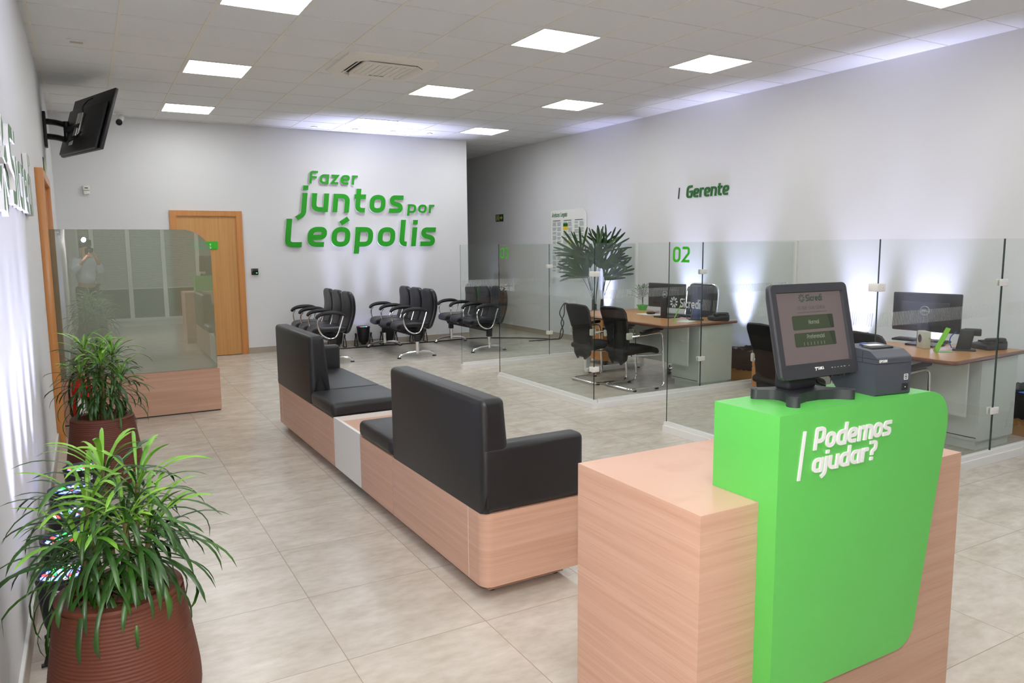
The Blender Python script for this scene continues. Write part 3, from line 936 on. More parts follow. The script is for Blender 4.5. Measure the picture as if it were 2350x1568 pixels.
# notice board "Avisos Legais"
t = thing('notice_board', 'white rounded notice board titled Avisos Legais behind the palm', 'notice board', (XR, 11.14, 1.03), R(-90))
q = MB(); q.prism(rrect(0, 1.06, 0, 1.17, (.03, .12, .12, .03), 6), -.016, -.004, plane='xz'); q.build('board', M['whitegloss'], t)
q = word('Avisos', .03, .27, 1.055, .075, t=.17, shear=.12, depth=.002, yb=-.016); q.build('title_lettering', M['darkgreen'], t, smooth=False)
q = word('Legais', .30, .50, 1.055, .075, t=.17, shear=.12, depth=.002, yb=-.016); q.build('title_lettering', M['darkgreen'], t, smooth=False)
for r_ in range(2):
    for c in range(3):
        x0 = .035 + c * .335; z0 = .56 - r_ * .5
        pk = MB(); pk.box(x0, x0 + .315, -.0175, -.016, z0, z0 + .45); o = pk.build('notice_sheet', M['paper'], t, smooth=False)
        ln = MB(); rnd = random.Random(r_ * 3 + c)
        for cc in range(2):
            z = z0 + .40
            while z > z0 + .04:
                for k in range(rnd.randint(3, 7)):
                    if z < z0 + .03: break
                    ln.box(x0 + .02 + cc * .145, x0 + .02 + cc * .145 + rnd.uniform(.09, .125), -.0182, -.0175, z, z + .006)
                    z -= .0115
                z -= .018
        ln.build('printed_lines', M['ink'], o, smooth=False)
        hd = MB(); hd.box(x0 + .03, x0 + .26, -.0182, -.0175, z0 + .425, z0 + .437); hd.build('printed_heading', M['ink_dark'], o, smooth=False)
        if r_ == 0 and c == 1:
            yl = MB(); yl.box(x0 + .015, x0 + .155, -.0188, -.0182, z0 + .27, z0 + .33); yl.build('yellow_table', M['yellow'], o, smooth=False)
            yl = MB(); yl.box(x0 + .015, x0 + .155, -.0188, -.0182, z0 + .33, z0 + .385); yl.build('green_table', M['darkgreen'], o, smooth=False)
            yl = MB(); yl.box(x0 + .165, x0 + .31, -.0188, -.0182, z0 + .02, z0 + .075); yl.build('yellow_table', M['yellow'], o, smooth=False)

# wall outlets behind the first visitor chair
for k, (y, lab) in enumerate(((10.66, 'white wall outlet with two black plugs pushed in'), (10.44, 'blank white wall plate to the right of the plugged outlet'))):
    t = thing('wall_outlet', lab, 'outlet', (XR, y, .60), R(-90))
    q = MB(); q.rbox(-.06, .06, -.010, 0, -.045, .075, .004, 2); q.build('cover_plate', M['white_plastic'], t)
    if k == 0:
        for x in (-.022, .022):
            q = MB(); q.rbox(x - .014, x + .014, -.045, -.010, .0, .03, .005, 2); q.build('plug', M['black'], t)
# cables of the right wall
cab = MB()
def drop(y0, x0, s):
    return [(XR - .045, y0, .615), (XR - .09, y0 - .01, .60), (XR - .12, y0 + s * .05, .45), (XR - .11, y0 - s * .06, .3), (XR - .12, y0 + s * .02, .15), (XR - .14, y0 + .03, .03), (XR - .2, y0 + .12, .008), (x0, y0 + .1, .008)]
from mathutils import geometry
def smooth_pts(p, n=6):
    p = [Vector(q) for q in p]; out = []
    for i in range(len(p) - 1):
        a = p[max(i - 1, 0)]; b = p[i]; c = p[i + 1]; d = p[min(i + 2, len(p) - 1)]
        for k in range(n):
            u = k / n
            out.append(0.5 * ((2 * b) + (c - a) * u + (2 * a - 5 * b + 4 * c - d) * u * u + (3 * b - a - 3 * c + d) * u ** 3))
    out.append(p[-1]); return out
for nm, pts, lab in (('power_cable', drop(10.66, 6.4, 1), 'black cable hanging from the left plug of the wall outlet'),
                     ('power_cable', drop(10.62, 6.55, -1), 'black cable hanging from the right plug, crossing the first one')):
    q = MB(); q.tube(smooth_pts(pts), .009, 6); tag(q.build(nm, M['black']), lab, 'cable', 'black cables on the floor')
q = MB(); q.tube(smooth_pts([(3.2, 11.575, .012), (3.6, 11.57, .012), (4.1, 11.575, .012), (4.6, 11.57, .012), (5.1, 11.575, .012), (5.8, 11.6, .012), (6.3, 11.35, .012), (6.72, 11.0, .008), (6.85, 10.8, .008)]), .011, 6)
tag(q.build('power_cable', M['black']), 'long black cable lying on the floor along the foot of the far wall', 'cable', 'black cables on the floor')
# access keypad, motion sensor, bullet camera on the far wall
t = thing('access_keypad', 'small black access reader with green light beside the wooden door', 'keypad', (2.212, YF, 1.245))
q = MB(); q.rbox(-.056, .056, -.012, 0, -.056, .056, .004, 2); q.build('back_plate', M['whitegloss'], t)
q = MB(); q.rbox(-.052, .052, -.030, -.012, -.046, .052, .006, 2); q.build('reader_body', M['black_gloss'], t)
q = MB(); q.box(.016, .036, -.032, -.030, -.022, -.012); q.build('status_light', M['status'], t, smooth=False)
t = thing('motion_sensor', 'small white motion sensor on the far wall below the television', 'sensor', (.066, YF, 2.40))
q = MB(); q.rbox(-.04, .04, -.055, -.005, .0, .065, .01, 2); q.build('sensor_body', M['white_plastic'], t)
q = MB(); q.rbox(-.036, .036, -.04, -.0, -.055, .0, .012, 2); q.build('bracket', M['white_plastic'], t)
q = MB(); q.box(-.02, .02, -.057, -.055, .024, .036); q.build('sensor_window', M['black'], t, smooth=False)
t = thing('security_camera', 'white bullet security camera with black lens in the far ceiling corner', 'camera', (.5, YF - .35, CZ))
q = MB(); q.lathe([(.045, 0), (.045, -.012), (.02, -.02), (.014, -.05), (.0001, -.05)], 16); q.build('mount', M['white_plastic'], t)
X = Matrix.Translation((0.02, -.10, -.105)) @ Matrix.Rotation(R(-12), 4, 'Z') @ Matrix.Rotation(R(116), 4, 'X')
q = MB(); q.lathe([(.0001, -.13), (.03, -.13), (.036, -.11), (.038, .10), (.036, .11)], 20, xf=X); q.build('housing', M['white_plastic'], t)
q = MB(); q.lathe([(.038, .09), (.040, .125), (.034, .128), (.033, .108), (.0001, .108)], 20, xf=X); q.build('lens_hood', M['black'], t)
q = MB(); q.disk(.014, .112, 16, xf=X); q.build('lens', M['black_gloss'], t)
# ---------------------------------------------------------------- glass partitions of the booths
GT = 0.010
def pane(parent, axis, c, a, b, z0, z1, ends=(1, 1)):
    q = MB()
    h = GT / 2
    if axis == 'x':   # runs along X at y = c
        q.box(a, b, c - h, c + h, z0, z1, mis=[0, 2, 0, 1, 0, 1])
    else:
        q.box(c - h, c + h, a, b, z0, z1, mis=[0, 2, 1, 0, 1, 0])
    return q.build('glass_pane', [M['glass'], M['glass_edge'], M['glass_edge_l']], parent, smooth=False)
def rail(parent, axis, c, a, b):
    q = MB()
    if axis == 'x':
        q.box(a, b, c - .032, c + .032, 0, .058); q.box(a + .01, b, c - .02, c + .02, .058, .088)
    else:
        q.box(c - .032, c + .032, a, b, 0, .058); q.box(c - .02, c + .02, a, b, .058, .088)
    return q.build('base_rail', M['whitegloss'], parent, smooth=False)
def wall_channel(parent, y):
    q = MB(); q.box(XR - .028, XR - .0, y - .022, y + .022, 0.0, 1.63)
    q.build('wall_channel', M['whitegloss'], parent, smooth=False)
def clip(parent, x, y, z, rz=0):
    q = MB()
    for s in (-1, 1):
        yy = s * (GT / 2 + .0075)
        q.rbox(-.048, .048, yy - .0075, yy + .0075, -.025, .025, .006, 3)
        for xx in (-.022, .022):
            q.lathe([(.0001, 0), (.007, 0), (.007, .0015), (.0001, .0015)], 10, xf=Matrix.Translation((xx, yy + s * .0075, 0)) @ Matrix.Rotation(R(-90 * s), 4, 'X'))
    q.build('glass_clip', M['white_plastic'], parent, loc=(x, y, z), rot=(0, 0, rz))
def corner_clip(parent, x, y, z):
    q = MB()
    q.rbox(-.013, .055, -.02, -.005, -.025, .025, .005, 3); q.rbox(-.02, -.005, -.02, .05, -.025, .025, .005, 3)
    q.rbox(.012, .055, .005, .02, -.025, .025, .005, 3); q.rbox(.005, .02, .005, .05, -.025, .025, .005, 3)
    for xx in (.034,):
        q.lathe([(.0001, 0), (.007, 0), (.007, .0015), (.0001, .0015)], 10, xf=Matrix.Translation((xx, -.02, 0)) @ Matrix.Rotation(R(90), 4, 'X'))
        q.lathe([(.0001, 0), (.007, 0), (.007, .0015), (.0001, .0015)], 10, xf=Matrix.Translation((-.02, xx, 0)) @ Matrix.Rotation(R(-90), 4, 'Y'))
    q.build('glass_clip', M['white_plastic'], parent, loc=(x, y, z))
def stripes(parent, axis, c, s0, s1, z0=1.078, z1=1.165, pitch=.0155, w0=.009, w1=.0018):
    """etched slanting dashes that thin out from s0 towards s1"""
    q = MB(); n = int(abs(s1 - s0) / pitch); d = 1 if s1 > s0 else -1
    for k in range(n):
        u = k / max(1, n - 1); w = w0 + (w1 - w0) * u; p = s0 + d * k * pitch
        sl = .008
        if axis == 'x':
            y = c - GT / 2 - .0007
            q.add([(p, y, z0), (p + w, y, z0), (p + w + sl, y, z1), (p + sl, y, z1)], [(0, 1, 2, 3)])
        else:
            x = c - GT / 2 - .0007   # read from -X: right is -Y
            q.add([(x, p, z0), (x, p - w, z0), (x, p - w - sl, z1), (x, p - sl, z1)], [(0, 1, 2, 3)])
    q.build('etched_stripes', M['frost'], parent, smooth=False, fix=False)
def etched_logo(parent, x, y, z, s):
    q = word('Sicredi', .13, .13 + s, 0, .075, t=.17, xh=.68, depth=.0008, yb=0)
    emblem(q, .055, .037, .048, -.0008, 0)
    q.build('etched_logo', M['frost'], parent, loc=(x - GT / 2 - .0003, y, z), rot=(0, 0, R(-90)), smooth=False)
def number(parent, txt, x, y, z):
    q = word(txt, 0, .20, 0, .128, t=.17, depth=.001, yb=0, shear=.04, gap=.12)
    q.build('booth_number', M['numgreen'], parent, loc=(x - GT / 2 - .0003, y, z), rot=(0, 0, R(-90)), smooth=False)
GZ0, GZ1 = .07, 1.622
# farthest run
t = thing('glass_partition', 'farthest straight glass partition, running to the right wall in front of the third row of chairs', 'glass partition', (0, 0, 0))
rail(t, 'x', 8.80, 4.20, XR); pane(t, 'x', 8.80, 4.205, 5.56, GZ0, GZ1); pane(t, 'x', 8.80, 5.567, XR - .01, GZ0, GZ1)
clip(t, 5.564, 8.80, 1.318); clip(t, 5.564, 8.80, .395); wall_channel(t, 8.80)
stripes(t, 'x', 8.80, 4.22, 5.5); stripes(t, 'x', 8.80, 5.62, 6.9, w0=.005)
# booth 02 corner (number 03 at its far end)
def booth(yf, yn, num, lab):
    t = thing('glass_partition', lab, 'glass partition', (0, 0, 0))
    gx = 4.255
    rail(t, 'y', gx, yn - .032, yf); rail(t, 'x', yn, gx + .032, XR)
    pane(t, 'y', gx, yn - .005, yf - .012, GZ0, GZ1)
    pane(t, 'x', yn, gx + .006, 5.652, GZ0, GZ1); pane(t, 'x', yn, 5.659, XR - .01, GZ0, GZ1)
    corner_clip(t, gx, yn, 1.325); corner_clip(t, gx, yn, .390)
    clip(t, 5.656, yn, 1.314); clip(t, 5.656, yn, .385); wall_channel(t, yn)
    number(t, num, gx, yf - .06, 1.455)
    etched_logo(t, gx, yf - .03, 1.085, .235)
    stripes(t, 'y', gx, yn + .03, yf - .52)
    stripes(t, 'y', gx, yf - .42, yf - .52, w0=.004, w1=.002)
    stripes(t, 'x', yn, gx + .03, 5.60); stripes(t, 'x', yn, 6.95, 5.7)
    return t
booth(7.86, 5.92, '03', 'glass booth partition marked 03 at its far end, corner post nearest the two mesh chairs')
booth(4.86, 2.93, '02', 'glass booth partition marked 02, nearest one, behind the green counter')

# ---------------------------------------------------------------- film glass screen at left, on a wooden base
t = thing('privacy_screen', 'grey-green film glass screen with a rounded top corner on a low wooden base', 'screen', (0, 7.86, 0))
q = MB(); q.box(-.288, 1.075, -.045, .045, .012, .425); q.build('wooden_base', M['oak_xy'], t, smooth=False)
q = MB(); q.box(-.28, 1.065, -.038, .038, 0, .012); q.build('plinth', M['black'], t, smooth=False)
q = MB()
q.prism(rrect(-.283, 1.062, .425, 1.783, (.001, .001, .25, .001), 12), -.005, .005, 0, plane='xz', mi_side=1)
q.build('glass_pane', [M['film_glass'], M['glass_edge_l']], t, smooth=False)
# fire extinguisher in front of it
t = thing('fire_extinguisher', 'red fire extinguisher with black handle behind the farther potted plant', 'fire extinguisher', (-.115, 7.45, 0))
q = MB(); q.lathe([(.0001, .015), (.07, .015), (.078, .03), (.078, .42), (.07, .46), (.035, .50), (.022, .51), (.022, .53), (.0001, .53)], 24); q.build('cylinder', M['red'], t)
q = MB(); q.lathe([(.08, .0), (.08, .03), (.066, .03), (.066, 0)], 24); q.build('foot_ring', M['black'], t)
q = MB(); q.lathe([(.0001, .53), (.018, .53), (.018, .56), (.0001, .56)], 14); q.build('valve', M['brass'], t)
q = MB(); q.tube([(-.01, -.0, .555), (.03, -.03, .575), (.06, -.06, .60), (.075, -.075, .63)], .009, 8); q.tube([(-.01, 0, .56), (.02, -.02, .60), (.05, -.05, .64), (.06, -.06, .67)], .009, 8); q.build('handle', M['black'], t)
q = MB(); q.tube(smooth_pts([(-.01, .0, .55), (-.06, .03, .52), (-.095, .03, .40), (-.09, .02, .2), (-.075, .0, .12)]), .009, 8); q.build('hose', M['black'], t)
q = MB(); q.box(-.05, .05, -.0795, -.0785, .18, .33); q.build('label_plate', M['vinyl'], t, smooth=False)

# ---------------------------------------------------------------- reception counter
C0X, C1X, C0Y, C1Y, CH = 1.400, 2.622, 1.450, 2.035, .869
t = thing('reception_counter', 'pink oak reception counter wrapped by a green panel reading Podemos ajudar?', 'counter', (C0X, C0Y, 0))
q = MB(); q.box(0, C1X - C0X, 0, C1Y - C0Y, 0.004, CH)
q.build('counter_body', M['oak_xy'], t, smooth=False)
GX0 = .219; GYF = -.066; GYB = .180; GH = 1.131
def green_outline():
    p = [(GX0, .283), (.881, .283), (1.034, GH), (GX0, GH)]
    return [(a.x, a.y) for a in round_path(p, [.03, .10, .13, .0], 10, True)]
out = green_outline()
q = MB(); q.prism(out, GYF, -.0005, plane='xz')
gfront = q.build('green_front_panel', M['green'], t, angle=30)
top = []
for p in out:
    if p[1] >= CH + .0005: top.append(p)
# upper block behind the panel, standing on the counter top
i0 = max(range(len(top)), key=lambda i: top[i][0] - 0.0 * top[i][1])
xr_low = .881 + (1.034 - .881) * (CH - .283) / (GH - .283)
blk = [(GX0, CH + .0005), (xr_low, CH + .0005)] + [p for p in out if p[1] > CH + .01 and p[0] > GX0 + .01] + [(GX0, GH)]
q = MB(); q.prism(blk, -.0005, GYB, plane='xz')
q.build('green_top_block', M['green'], t, angle=30)
kw = dict(depth=.004, yb=GYF, mi_face=0, mi_side=0)
bm_ = MB(); bm_.prism([(.296, .937), (.306, .937), (.325, 1.077), (.315, 1.077)], GYF - .004, GYF, plane='xz'); bm_.build('divider_bar', M['vinyl'], t, smooth=False)
for txt, x0, x1, zb in (('Podemos', .358, .706, 1.0165), ('ajudar?', .354, .640, .9495)):
    for ch, mb in letters(txt, x0, x1, zb, .0655 if txt[0] == 'P' else .0605, t=.175, xh=.70, shear=.13, gap=.085, **kw):
        mb.build('letter', M['vinyl'], t, smooth=False)

# ---------------------------------------------------------------- ticket monitor on the counter
CTZ = GH
t = thing('ticket_monitor', 'black touch screen monitor on a star-shaped foot showing ticket buttons', 'monitor', (1.872, 1.518, CTZ), R(-1.5))
q = MB()
star = [(a.x, a.y) for a in round_path([(-.158, -.062), (-.132, -.098), (-.09, -.055), (-.03, -.038), (.03, -.038), (.09, -.055), (.132, -.098), (.158, -.062), (.10, -.02), (.09, .03), (.158, .07), (.132, .098), (.06, .07), (-.06, .07), (-.132, .098), (-.158, .07), (-.09, .03), (-.10, -.02)], [.022, .022, .06, .05, .05, .06, .022, .022, .05, .05, .022, .022, .05, .05, .022, .022, .05, .05], 5, True)]
q.prism([(a * .90, b) for a, b in star], 0.0, .030); 
for (x, y) in ((-.124, -.076), (.124, -.076), (-.124, .078), (.124, .078)):
    q.lathe([(.011, .030), (.009, .032), (.0001, .032)], 12, c=(x, y))
q.build('star_foot', M['charcoal'], t, angle=40)
q = MB(); q.rbox(-.062, .062, .0, .06, .028, .10, .012, 3); q.build('neck', M['charcoal'], t)
# head: built upright, then tilted back
H_ = bpy.data.objects.new('monitor_head', None)
tilt = Matrix.Translation((.012, -.005, .208)) @ Matrix.Rotation(R(-12.9), 4, 'X')
q = MB(); hw, hh = .165, .142
bm0 = rrect(-hw, hw, -hh, hh, .016, 5); scr = rrect(-.143, .143, -.098, .116, .003, 2)
n = len(bm0)
q.add([(p[0], -.016, p[1]) for p in bm0] + [(p[0] * .985, -.022, p[1] * .985) for p in bm0] + [(p[0] * .99, -.004, p[1] * .99) for p in bm0] + [(p[0] * .80, .03, p[1] * .82) for p in bm0],
      [(k, (k + 1) % n, n + (k + 1) % n, n + k) for k in range(n)] + [(k, 2 * n + k, 2 * n + (k + 1) % n, (k + 1) % n) for k in range(n)] + [(2 * n + k, 3 * n + k, 3 * n + (k + 1) % n, 2 * n + (k + 1) % n) for k in range(n)] + [tuple(3 * n + k for k in range(n))], xf=tilt)
# bezel ring with a recessed opening
sc_in = [(-.143, -.098), (.143, -.098), (.143, .116), (-.143, .116)]
def corner_of(p): return (0 if p[0] < 0 else 1) if p[1] < 0 else (3 if p[0] < 0 else 2)
fv = [(p[0] * .985, -.022, p[1] * .985) for p in bm0] + [(a, -.022, b) for a, b in sc_in]
ff = []
for k in range(n):
    a, b = corner_of(bm0[k]), corner_of(bm0[(k + 1) % n])
    ff.append((k, (k + 1) % n, n + b, n + a) if a != b else (k, (k + 1) % n, n + a))
q.add(fv, ff, xf=tilt)
q.add([(a, -.022, b) for a, b in sc_in] + [(a * .985, -.012, b * .99) for a, b in sc_in], [(k, (k + 1) % 4, 4 + (k + 1) % 4, 4 + k) for k in range(4)], xf=tilt)
head = q.build('monitor_housing', M['charcoal'], t, angle=30)
q = MB(); q.rbox(-.09, .09, .03, .058, -.11, .06, .012, 2, xf=tilt); q.build('rear_cover', M['charcoal'], t)
def scr_part(name, mb, mat, parent=None):
    mb.v = [tuple(tilt @ Vector(p)) for p in mb.v]
    return mb.build(name, M[mat], parent or t, smooth=False)
q = MB(); q.box(-.1425, .1425, -.0125, -.0115, -.0975, .1155); screen = scr_part('screen', q, 'screen')
sy = -.0127
q = word('Sicredi', -.012, .058, .088, .020, t=.2, xh=.7, depth=.0003, yb=sy); emblem(q, -.03, .098, .0135, sy - .0003, sy); scr_part('screen_logo', q, 'screen_logo', screen)
q = word('RETIRE SUA SENHA', -.052, .066, .063, .0105, t=.13, depth=.0003, yb=sy); scr_part('screen_heading', q, 'screen_grey', screen)
q = MB()
for k in range(26): q.box(-.056 + k * .0049, -.0525 + k * .0049, sy - .0003, sy, .0535, .0565)
scr_part('screen_subheading', q, 'screen_grey', screen)
for (za, zb_, txt, tz) in ((.003, .046, 'Normal', .019), (-.048, -.006, 'Preferencial', -.024)):
    q = MB(); q.prism(rrect(-.082, .094, za, zb_, .005, 3), sy - .0004, sy, plane='xz'); bt = scr_part('screen_button', q, 'screen_green', screen)
    q = MB(); q.prism([(.080, za + .001), (.093, za + .001), (.0935, zb_ - .001), (.070, zb_ - .001)], sy - .0006, sy - .0004, plane='xz'); scr_part('button_shade', q, 'screen_dark', screen)
    ww = .044 if txt == 'Normal' else .076
    q = word(txt, .004 - ww / 2 + .004, .004 + ww / 2 + .004, tz, .0125, t=.14, depth=.0003, yb=sy - .0006); scr_part('button_lettering', q, 'screen_text', screen)
q = MB()
for k in range(7):
    x = -.045 + k * .0145
    q.lathe([(.0001, 0), (.0012, 0), (.0012, .0004), (.0001, .0004)], 8, xf=Matrix.Translation((x, sy - .0004, -.0355)) @ Matrix.Rotation(R(90), 4, 'X'))
    q.box(x - .0008, x + .0008, sy - .0009, sy - .0005, -.044, -.037)
scr_part('button_pictograms', q, 'screen_text', screen)
q = word('TANCA', -.014, .012, -.1195, .0085, t=.22, depth=.0003, yb=-.0222, gap=.12)
q.prism([(-.026, -.111), (-.014, -.111), (-.015, -.114), (-.019, -.114), (-.021, -.1215), (-.0235, -.1215), (-.022, -.114), (-.0255, -.114)], -.0225, -.0222, plane='xz')
scr_part('maker_lettering', q, 'vinyl')
q = MB()
for k, wd in enumerate((.006, .0035, .0035, .006, .007)):
    x = .045 + k * .0135
    q.box(x, x + wd, -.0225, -.0222, -.1185, -.1165)
q.box(.122, .125, -.0225, -.0222, -.1185, -.1165)
scr_part('button_marks', q, 'greyplastic')
q = MB()
for x in (.045, .062, .079, .096, .113): q.rbox(x, x + .011, -.02, -.008, -.1465, -.140, .002, 2)
scr_part('front_buttons', q, 'black')

# receipt printer beside it
t = thing('receipt_printer', 'dark grey receipt printer standing right of the ticket monitor', 'printer', (2.163, 1.508, CTZ), R(-8))
q = MB(); w2, d2 = .0715, .1
prof = [(-d2 + .004, .0), (-d2, .004), (-d2, .118), (-d2 + .03, .138), (d2 - .06, .146), (d2, .132), (d2, .045), (d2 - .045, .0)]
prof = [(a.x, a.y) for a in round_path(prof, [.003, .003, .012, .02, .02, .01, .01, .01], 4, True)]
bmx = MB(); bmx.prism([(p[0], p[1]) for p in prof], -w2, w2, plane='yz')
q.v = bmx.v; q.f = bmx.f; q.m = bmx.m
q.build('printer_body', M['printer'], t, angle=40)
q = MB()
q.box(-w2 - .0004, w2 + .0004, -d2 - .0006, -d2 + .10, .099, .1005); q.box(-w2 - .0005, -w2 + .002, -d2 + .055, -d2 + .0565, .10, .135)
q.box(-w2 - .0005, -w2 + .002, -d2 + .0, -d2 + .13, .1135, .1145)
q.build('seam', M['black'], t, smooth=False)
q = MB(); q.rbox(-.045, .045, -.055, -.012, .1365, .1455, .003, 2); sl = q.build('paper_slot', M['charcoal'], t)
q = MB(); q.box(-.037, .037, -.049, -.02, .1452, .1458); q.build('slot_opening', M['black'], sl, smooth=False)
q = MB(); q.prism([(-.03, .147), (.03, .146), (.03, .1466), (-.03, .1476)], -.032, .0, plane='xz'); q.build('receipt_paper', M['paper'], t, smooth=False)
q = MB(); q.rbox(-.03, -.005, .0, .012, .144, .152, .002, 2); q.build('feed_button', M['blue_body'], t)
q = word('EPSON', -.062, -.030, .1045, .0085, t=.2, depth=.0004, yb=-d2 - .0001); q.build('maker_lettering', M['vinyl'], t, smooth=False)
q = MB(); q.rbox(.036, .062, -d2 - .002, -d2 + .006, .012, .034, .002, 2); sw = q.build('power_switch', M['black'], t)
q = MB(); q.box(.047, .050, -d2 - .0024, -d2 - .002, .021, .024); q.build('switch_mark', M['vinyl'], sw, smooth=False)
q = MB()
for (a, b, c, d) in ((.044, .060, .045, .047), (.044, .060, .061, .063), (.044, .046, .047, .061), (.058, .060, .047, .061), (.049, .055, .050, .052), (.049, .055, .056, .058)):
    q.box(a, b, -d2 - .0005, -d2, c, d)
q.build('interface_symbol', M['vinyl'], t, smooth=False)
q = MB()
for k in range(4): q.lathe([(.0001, 0), (.0035, 0), (.0035, .0006), (.0001, .0006)], 8, xf=Matrix.Translation((-.05, .02 + k * .014, .1445)))
q.build('status_marks', M['greyplastic'], t, smooth=False)
# cables lying behind the monitor
q = MB()
q.tube(smooth_pts([(1.955, 1.585, CTZ + .07), (1.97, 1.59, CTZ + .075), (2.01, 1.60, CTZ + .05), (2.05, 1.605, CTZ + .02), (2.08, 1.60, CTZ + .006)]), .0035, 6)
q.tube(smooth_pts([(1.95, 1.60, CTZ + .05), (1.965, 1.608, CTZ + .06), (2.0, 1.615, CTZ + .035), (2.05, 1.62, CTZ + .012), (2.075, 1.618, CTZ + .005)]), .003, 6)
q.tube(smooth_pts([(1.95, 1.618, CTZ + .036), (1.99, 1.622, CTZ + .01), (2.04, 1.61, CTZ + .006), (2.08, 1.61, CTZ + .005)]), .003, 6)
tag(q.build('cable_bundle', M['black']), 'loose black cables between the ticket monitor and the printer', 'cable')

# ---------------------------------------------------------------- long bench: sofas, poufs and table
BRZ = math.atan(.0119)
def bpos(d): return (1.452 - .0119 * d, 2.848 + d, 0)
WZ0_, WZ1_ = .068, .412
def wood_base(t, L, round_end=None, depth=.545, mat='oak_xy'):
    q = MB()
    r = [.001] * 4
    if round_end == 'near': r[0] = .055
    if round_end == 'far': r[3] = .055
    q.prism(rrect(0, depth, 0.002, L - .002, r, 6), WZ0_, WZ1_)
    q.build('wooden_base', M[mat], t, angle=40)
def plinth(t, L, near=0.0, depth=.545):
    q = MB(); q.box(.07, depth - .06, near + .0, L - .0, 0.012, WZ0_ + .002); q.build('plinth', M['oak_xy'], t, smooth=False)
    for (x, y) in ((.10, .12), (depth - .09, .12), (.10, L - .12), (depth - .09, L - .12)):
        q = MB(); q.lathe([(.0001, 0), (.018, 0), (.018, .02), (.0001, .02)], 12, c=(x, y)); q.build('foot', M['black'], t)
def sofa(loc, label, arm_end, group):
    t = thing('bench_sofa', label, 'sofa', loc, BRZ, group)
    Ls = 1.113
    wood_base(t, Ls, arm_end); plinth(t, Ls, .09 if arm_end == 'near' else 0)
    sm = MB()
    sm.box(-.0006, .0, .150 if arm_end == 'near' else Ls - .152, .152 if arm_end == 'near' else Ls - .150, WZ0_ + .002, WZ1_)
    sm.build('base_seam', M['vinyl'], t, smooth=False)
    y0, y1 = (.105, Ls) if arm_end == 'near' else (0, Ls - .105)
    # backrest: outline in XZ, slanted front, extruded along Y with soft edges
    q = MB()
    o = [(a.x, a.y) for a in round_path([(0, WZ1_), (.165, WZ1_), (.118, .935), (-.002, .935)], [.004, .01, .032, .034], 5, True)]
    if arm_end == 'near': q.cushion([(p[0], p[1]) for p in o], Ls, .03, lambda u, v, w: (u, w * (1 - .004 / Ls) + Ls / 2 + .0, v), n=3)
    else: q.cushion([(p[0], p[1]) for p in o], Ls - .004, .03, lambda u, v, w: (u, w + Ls / 2, v), n=3)
    q.build('backrest', M['leather'], t, angle=60)
    q = MB()
    ya, yb = (0.0, .108) if arm_end == 'near' else (Ls - .108, Ls)
    q.rbox(.0015, .548, ya, yb, WZ1_, .722, .03, 4); q.build('armrest', M['leather'], t, angle=60)
    q = MB(); q.rbox(.10, .565, y0 + .002, y1 - .002, WZ1_, .515, .03, 4); q.build('seat', M['leather'], t, angle=60)
    return t
grp = 'sofas of the long bench'
sofa(bpos(0), 'nearest black leatherette sofa of the bench, armrest towards the counter', 'near', grp)
sofa(bpos(2.79), 'farther black leatherette sofa of the bench, armrest at its far end', 'far', grp)
def pouf(loc, label):
    t = thing('bench_pouf', label, 'pouf', loc, BRZ, 'backless seats of the long bench')
    Ls = .557
    wood_base(t, Ls); plinth(t, Ls)
    q = MB(); q.rbox(-.008, .565, 0.0, Ls - .002, WZ1_, .518, .035, 4); q.build('seat', M['leather'], t, angle=60)
pouf(bpos(1.115), 'backless black bench seat between the nearest sofa and the white table')
pouf(bpos(2.232), 'backless black bench seat between the white table and the farther sofa')
t = thing('bench_table', 'low white table with recessed wooden top between the two backless seats', 'table', bpos(1.674), BRZ)
q = MB(); Ls = .557
q.box(0, .02, .0, Ls - .002, WZ0_, WZ1_ + .012); q.box(.525, .545, 0, Ls - .002, WZ0_, WZ1_ + .012)
q.box(.02, .525, 0, .02, WZ0_, WZ1_ + .012); q.box(.02, .525, Ls - .022, Ls - .002, WZ0_, WZ1_ + .012)
q.build('white_frame', M['white'], t, smooth=False)
q = MB(); q.box(.02, .525, .02, Ls - .022, WZ1_ - .05, WZ1_ - .018); q.build('table_top', M['oak_xy'], t, smooth=False)
q = MB(); q.box(.06, .49, .0, Ls, .012, WZ0_); q.build('plinth', M['black'], t, smooth=False)
for (x, y) in ((.10, .12), (.45, .12), (.10, Ls - .12), (.45, Ls - .12)):
    q = MB(); q.lathe([(.0001, 0), (.018, 0), (.018, .014), (.0001, .014)], 12, c=(x, y)); q.build('foot', M['black'], t)

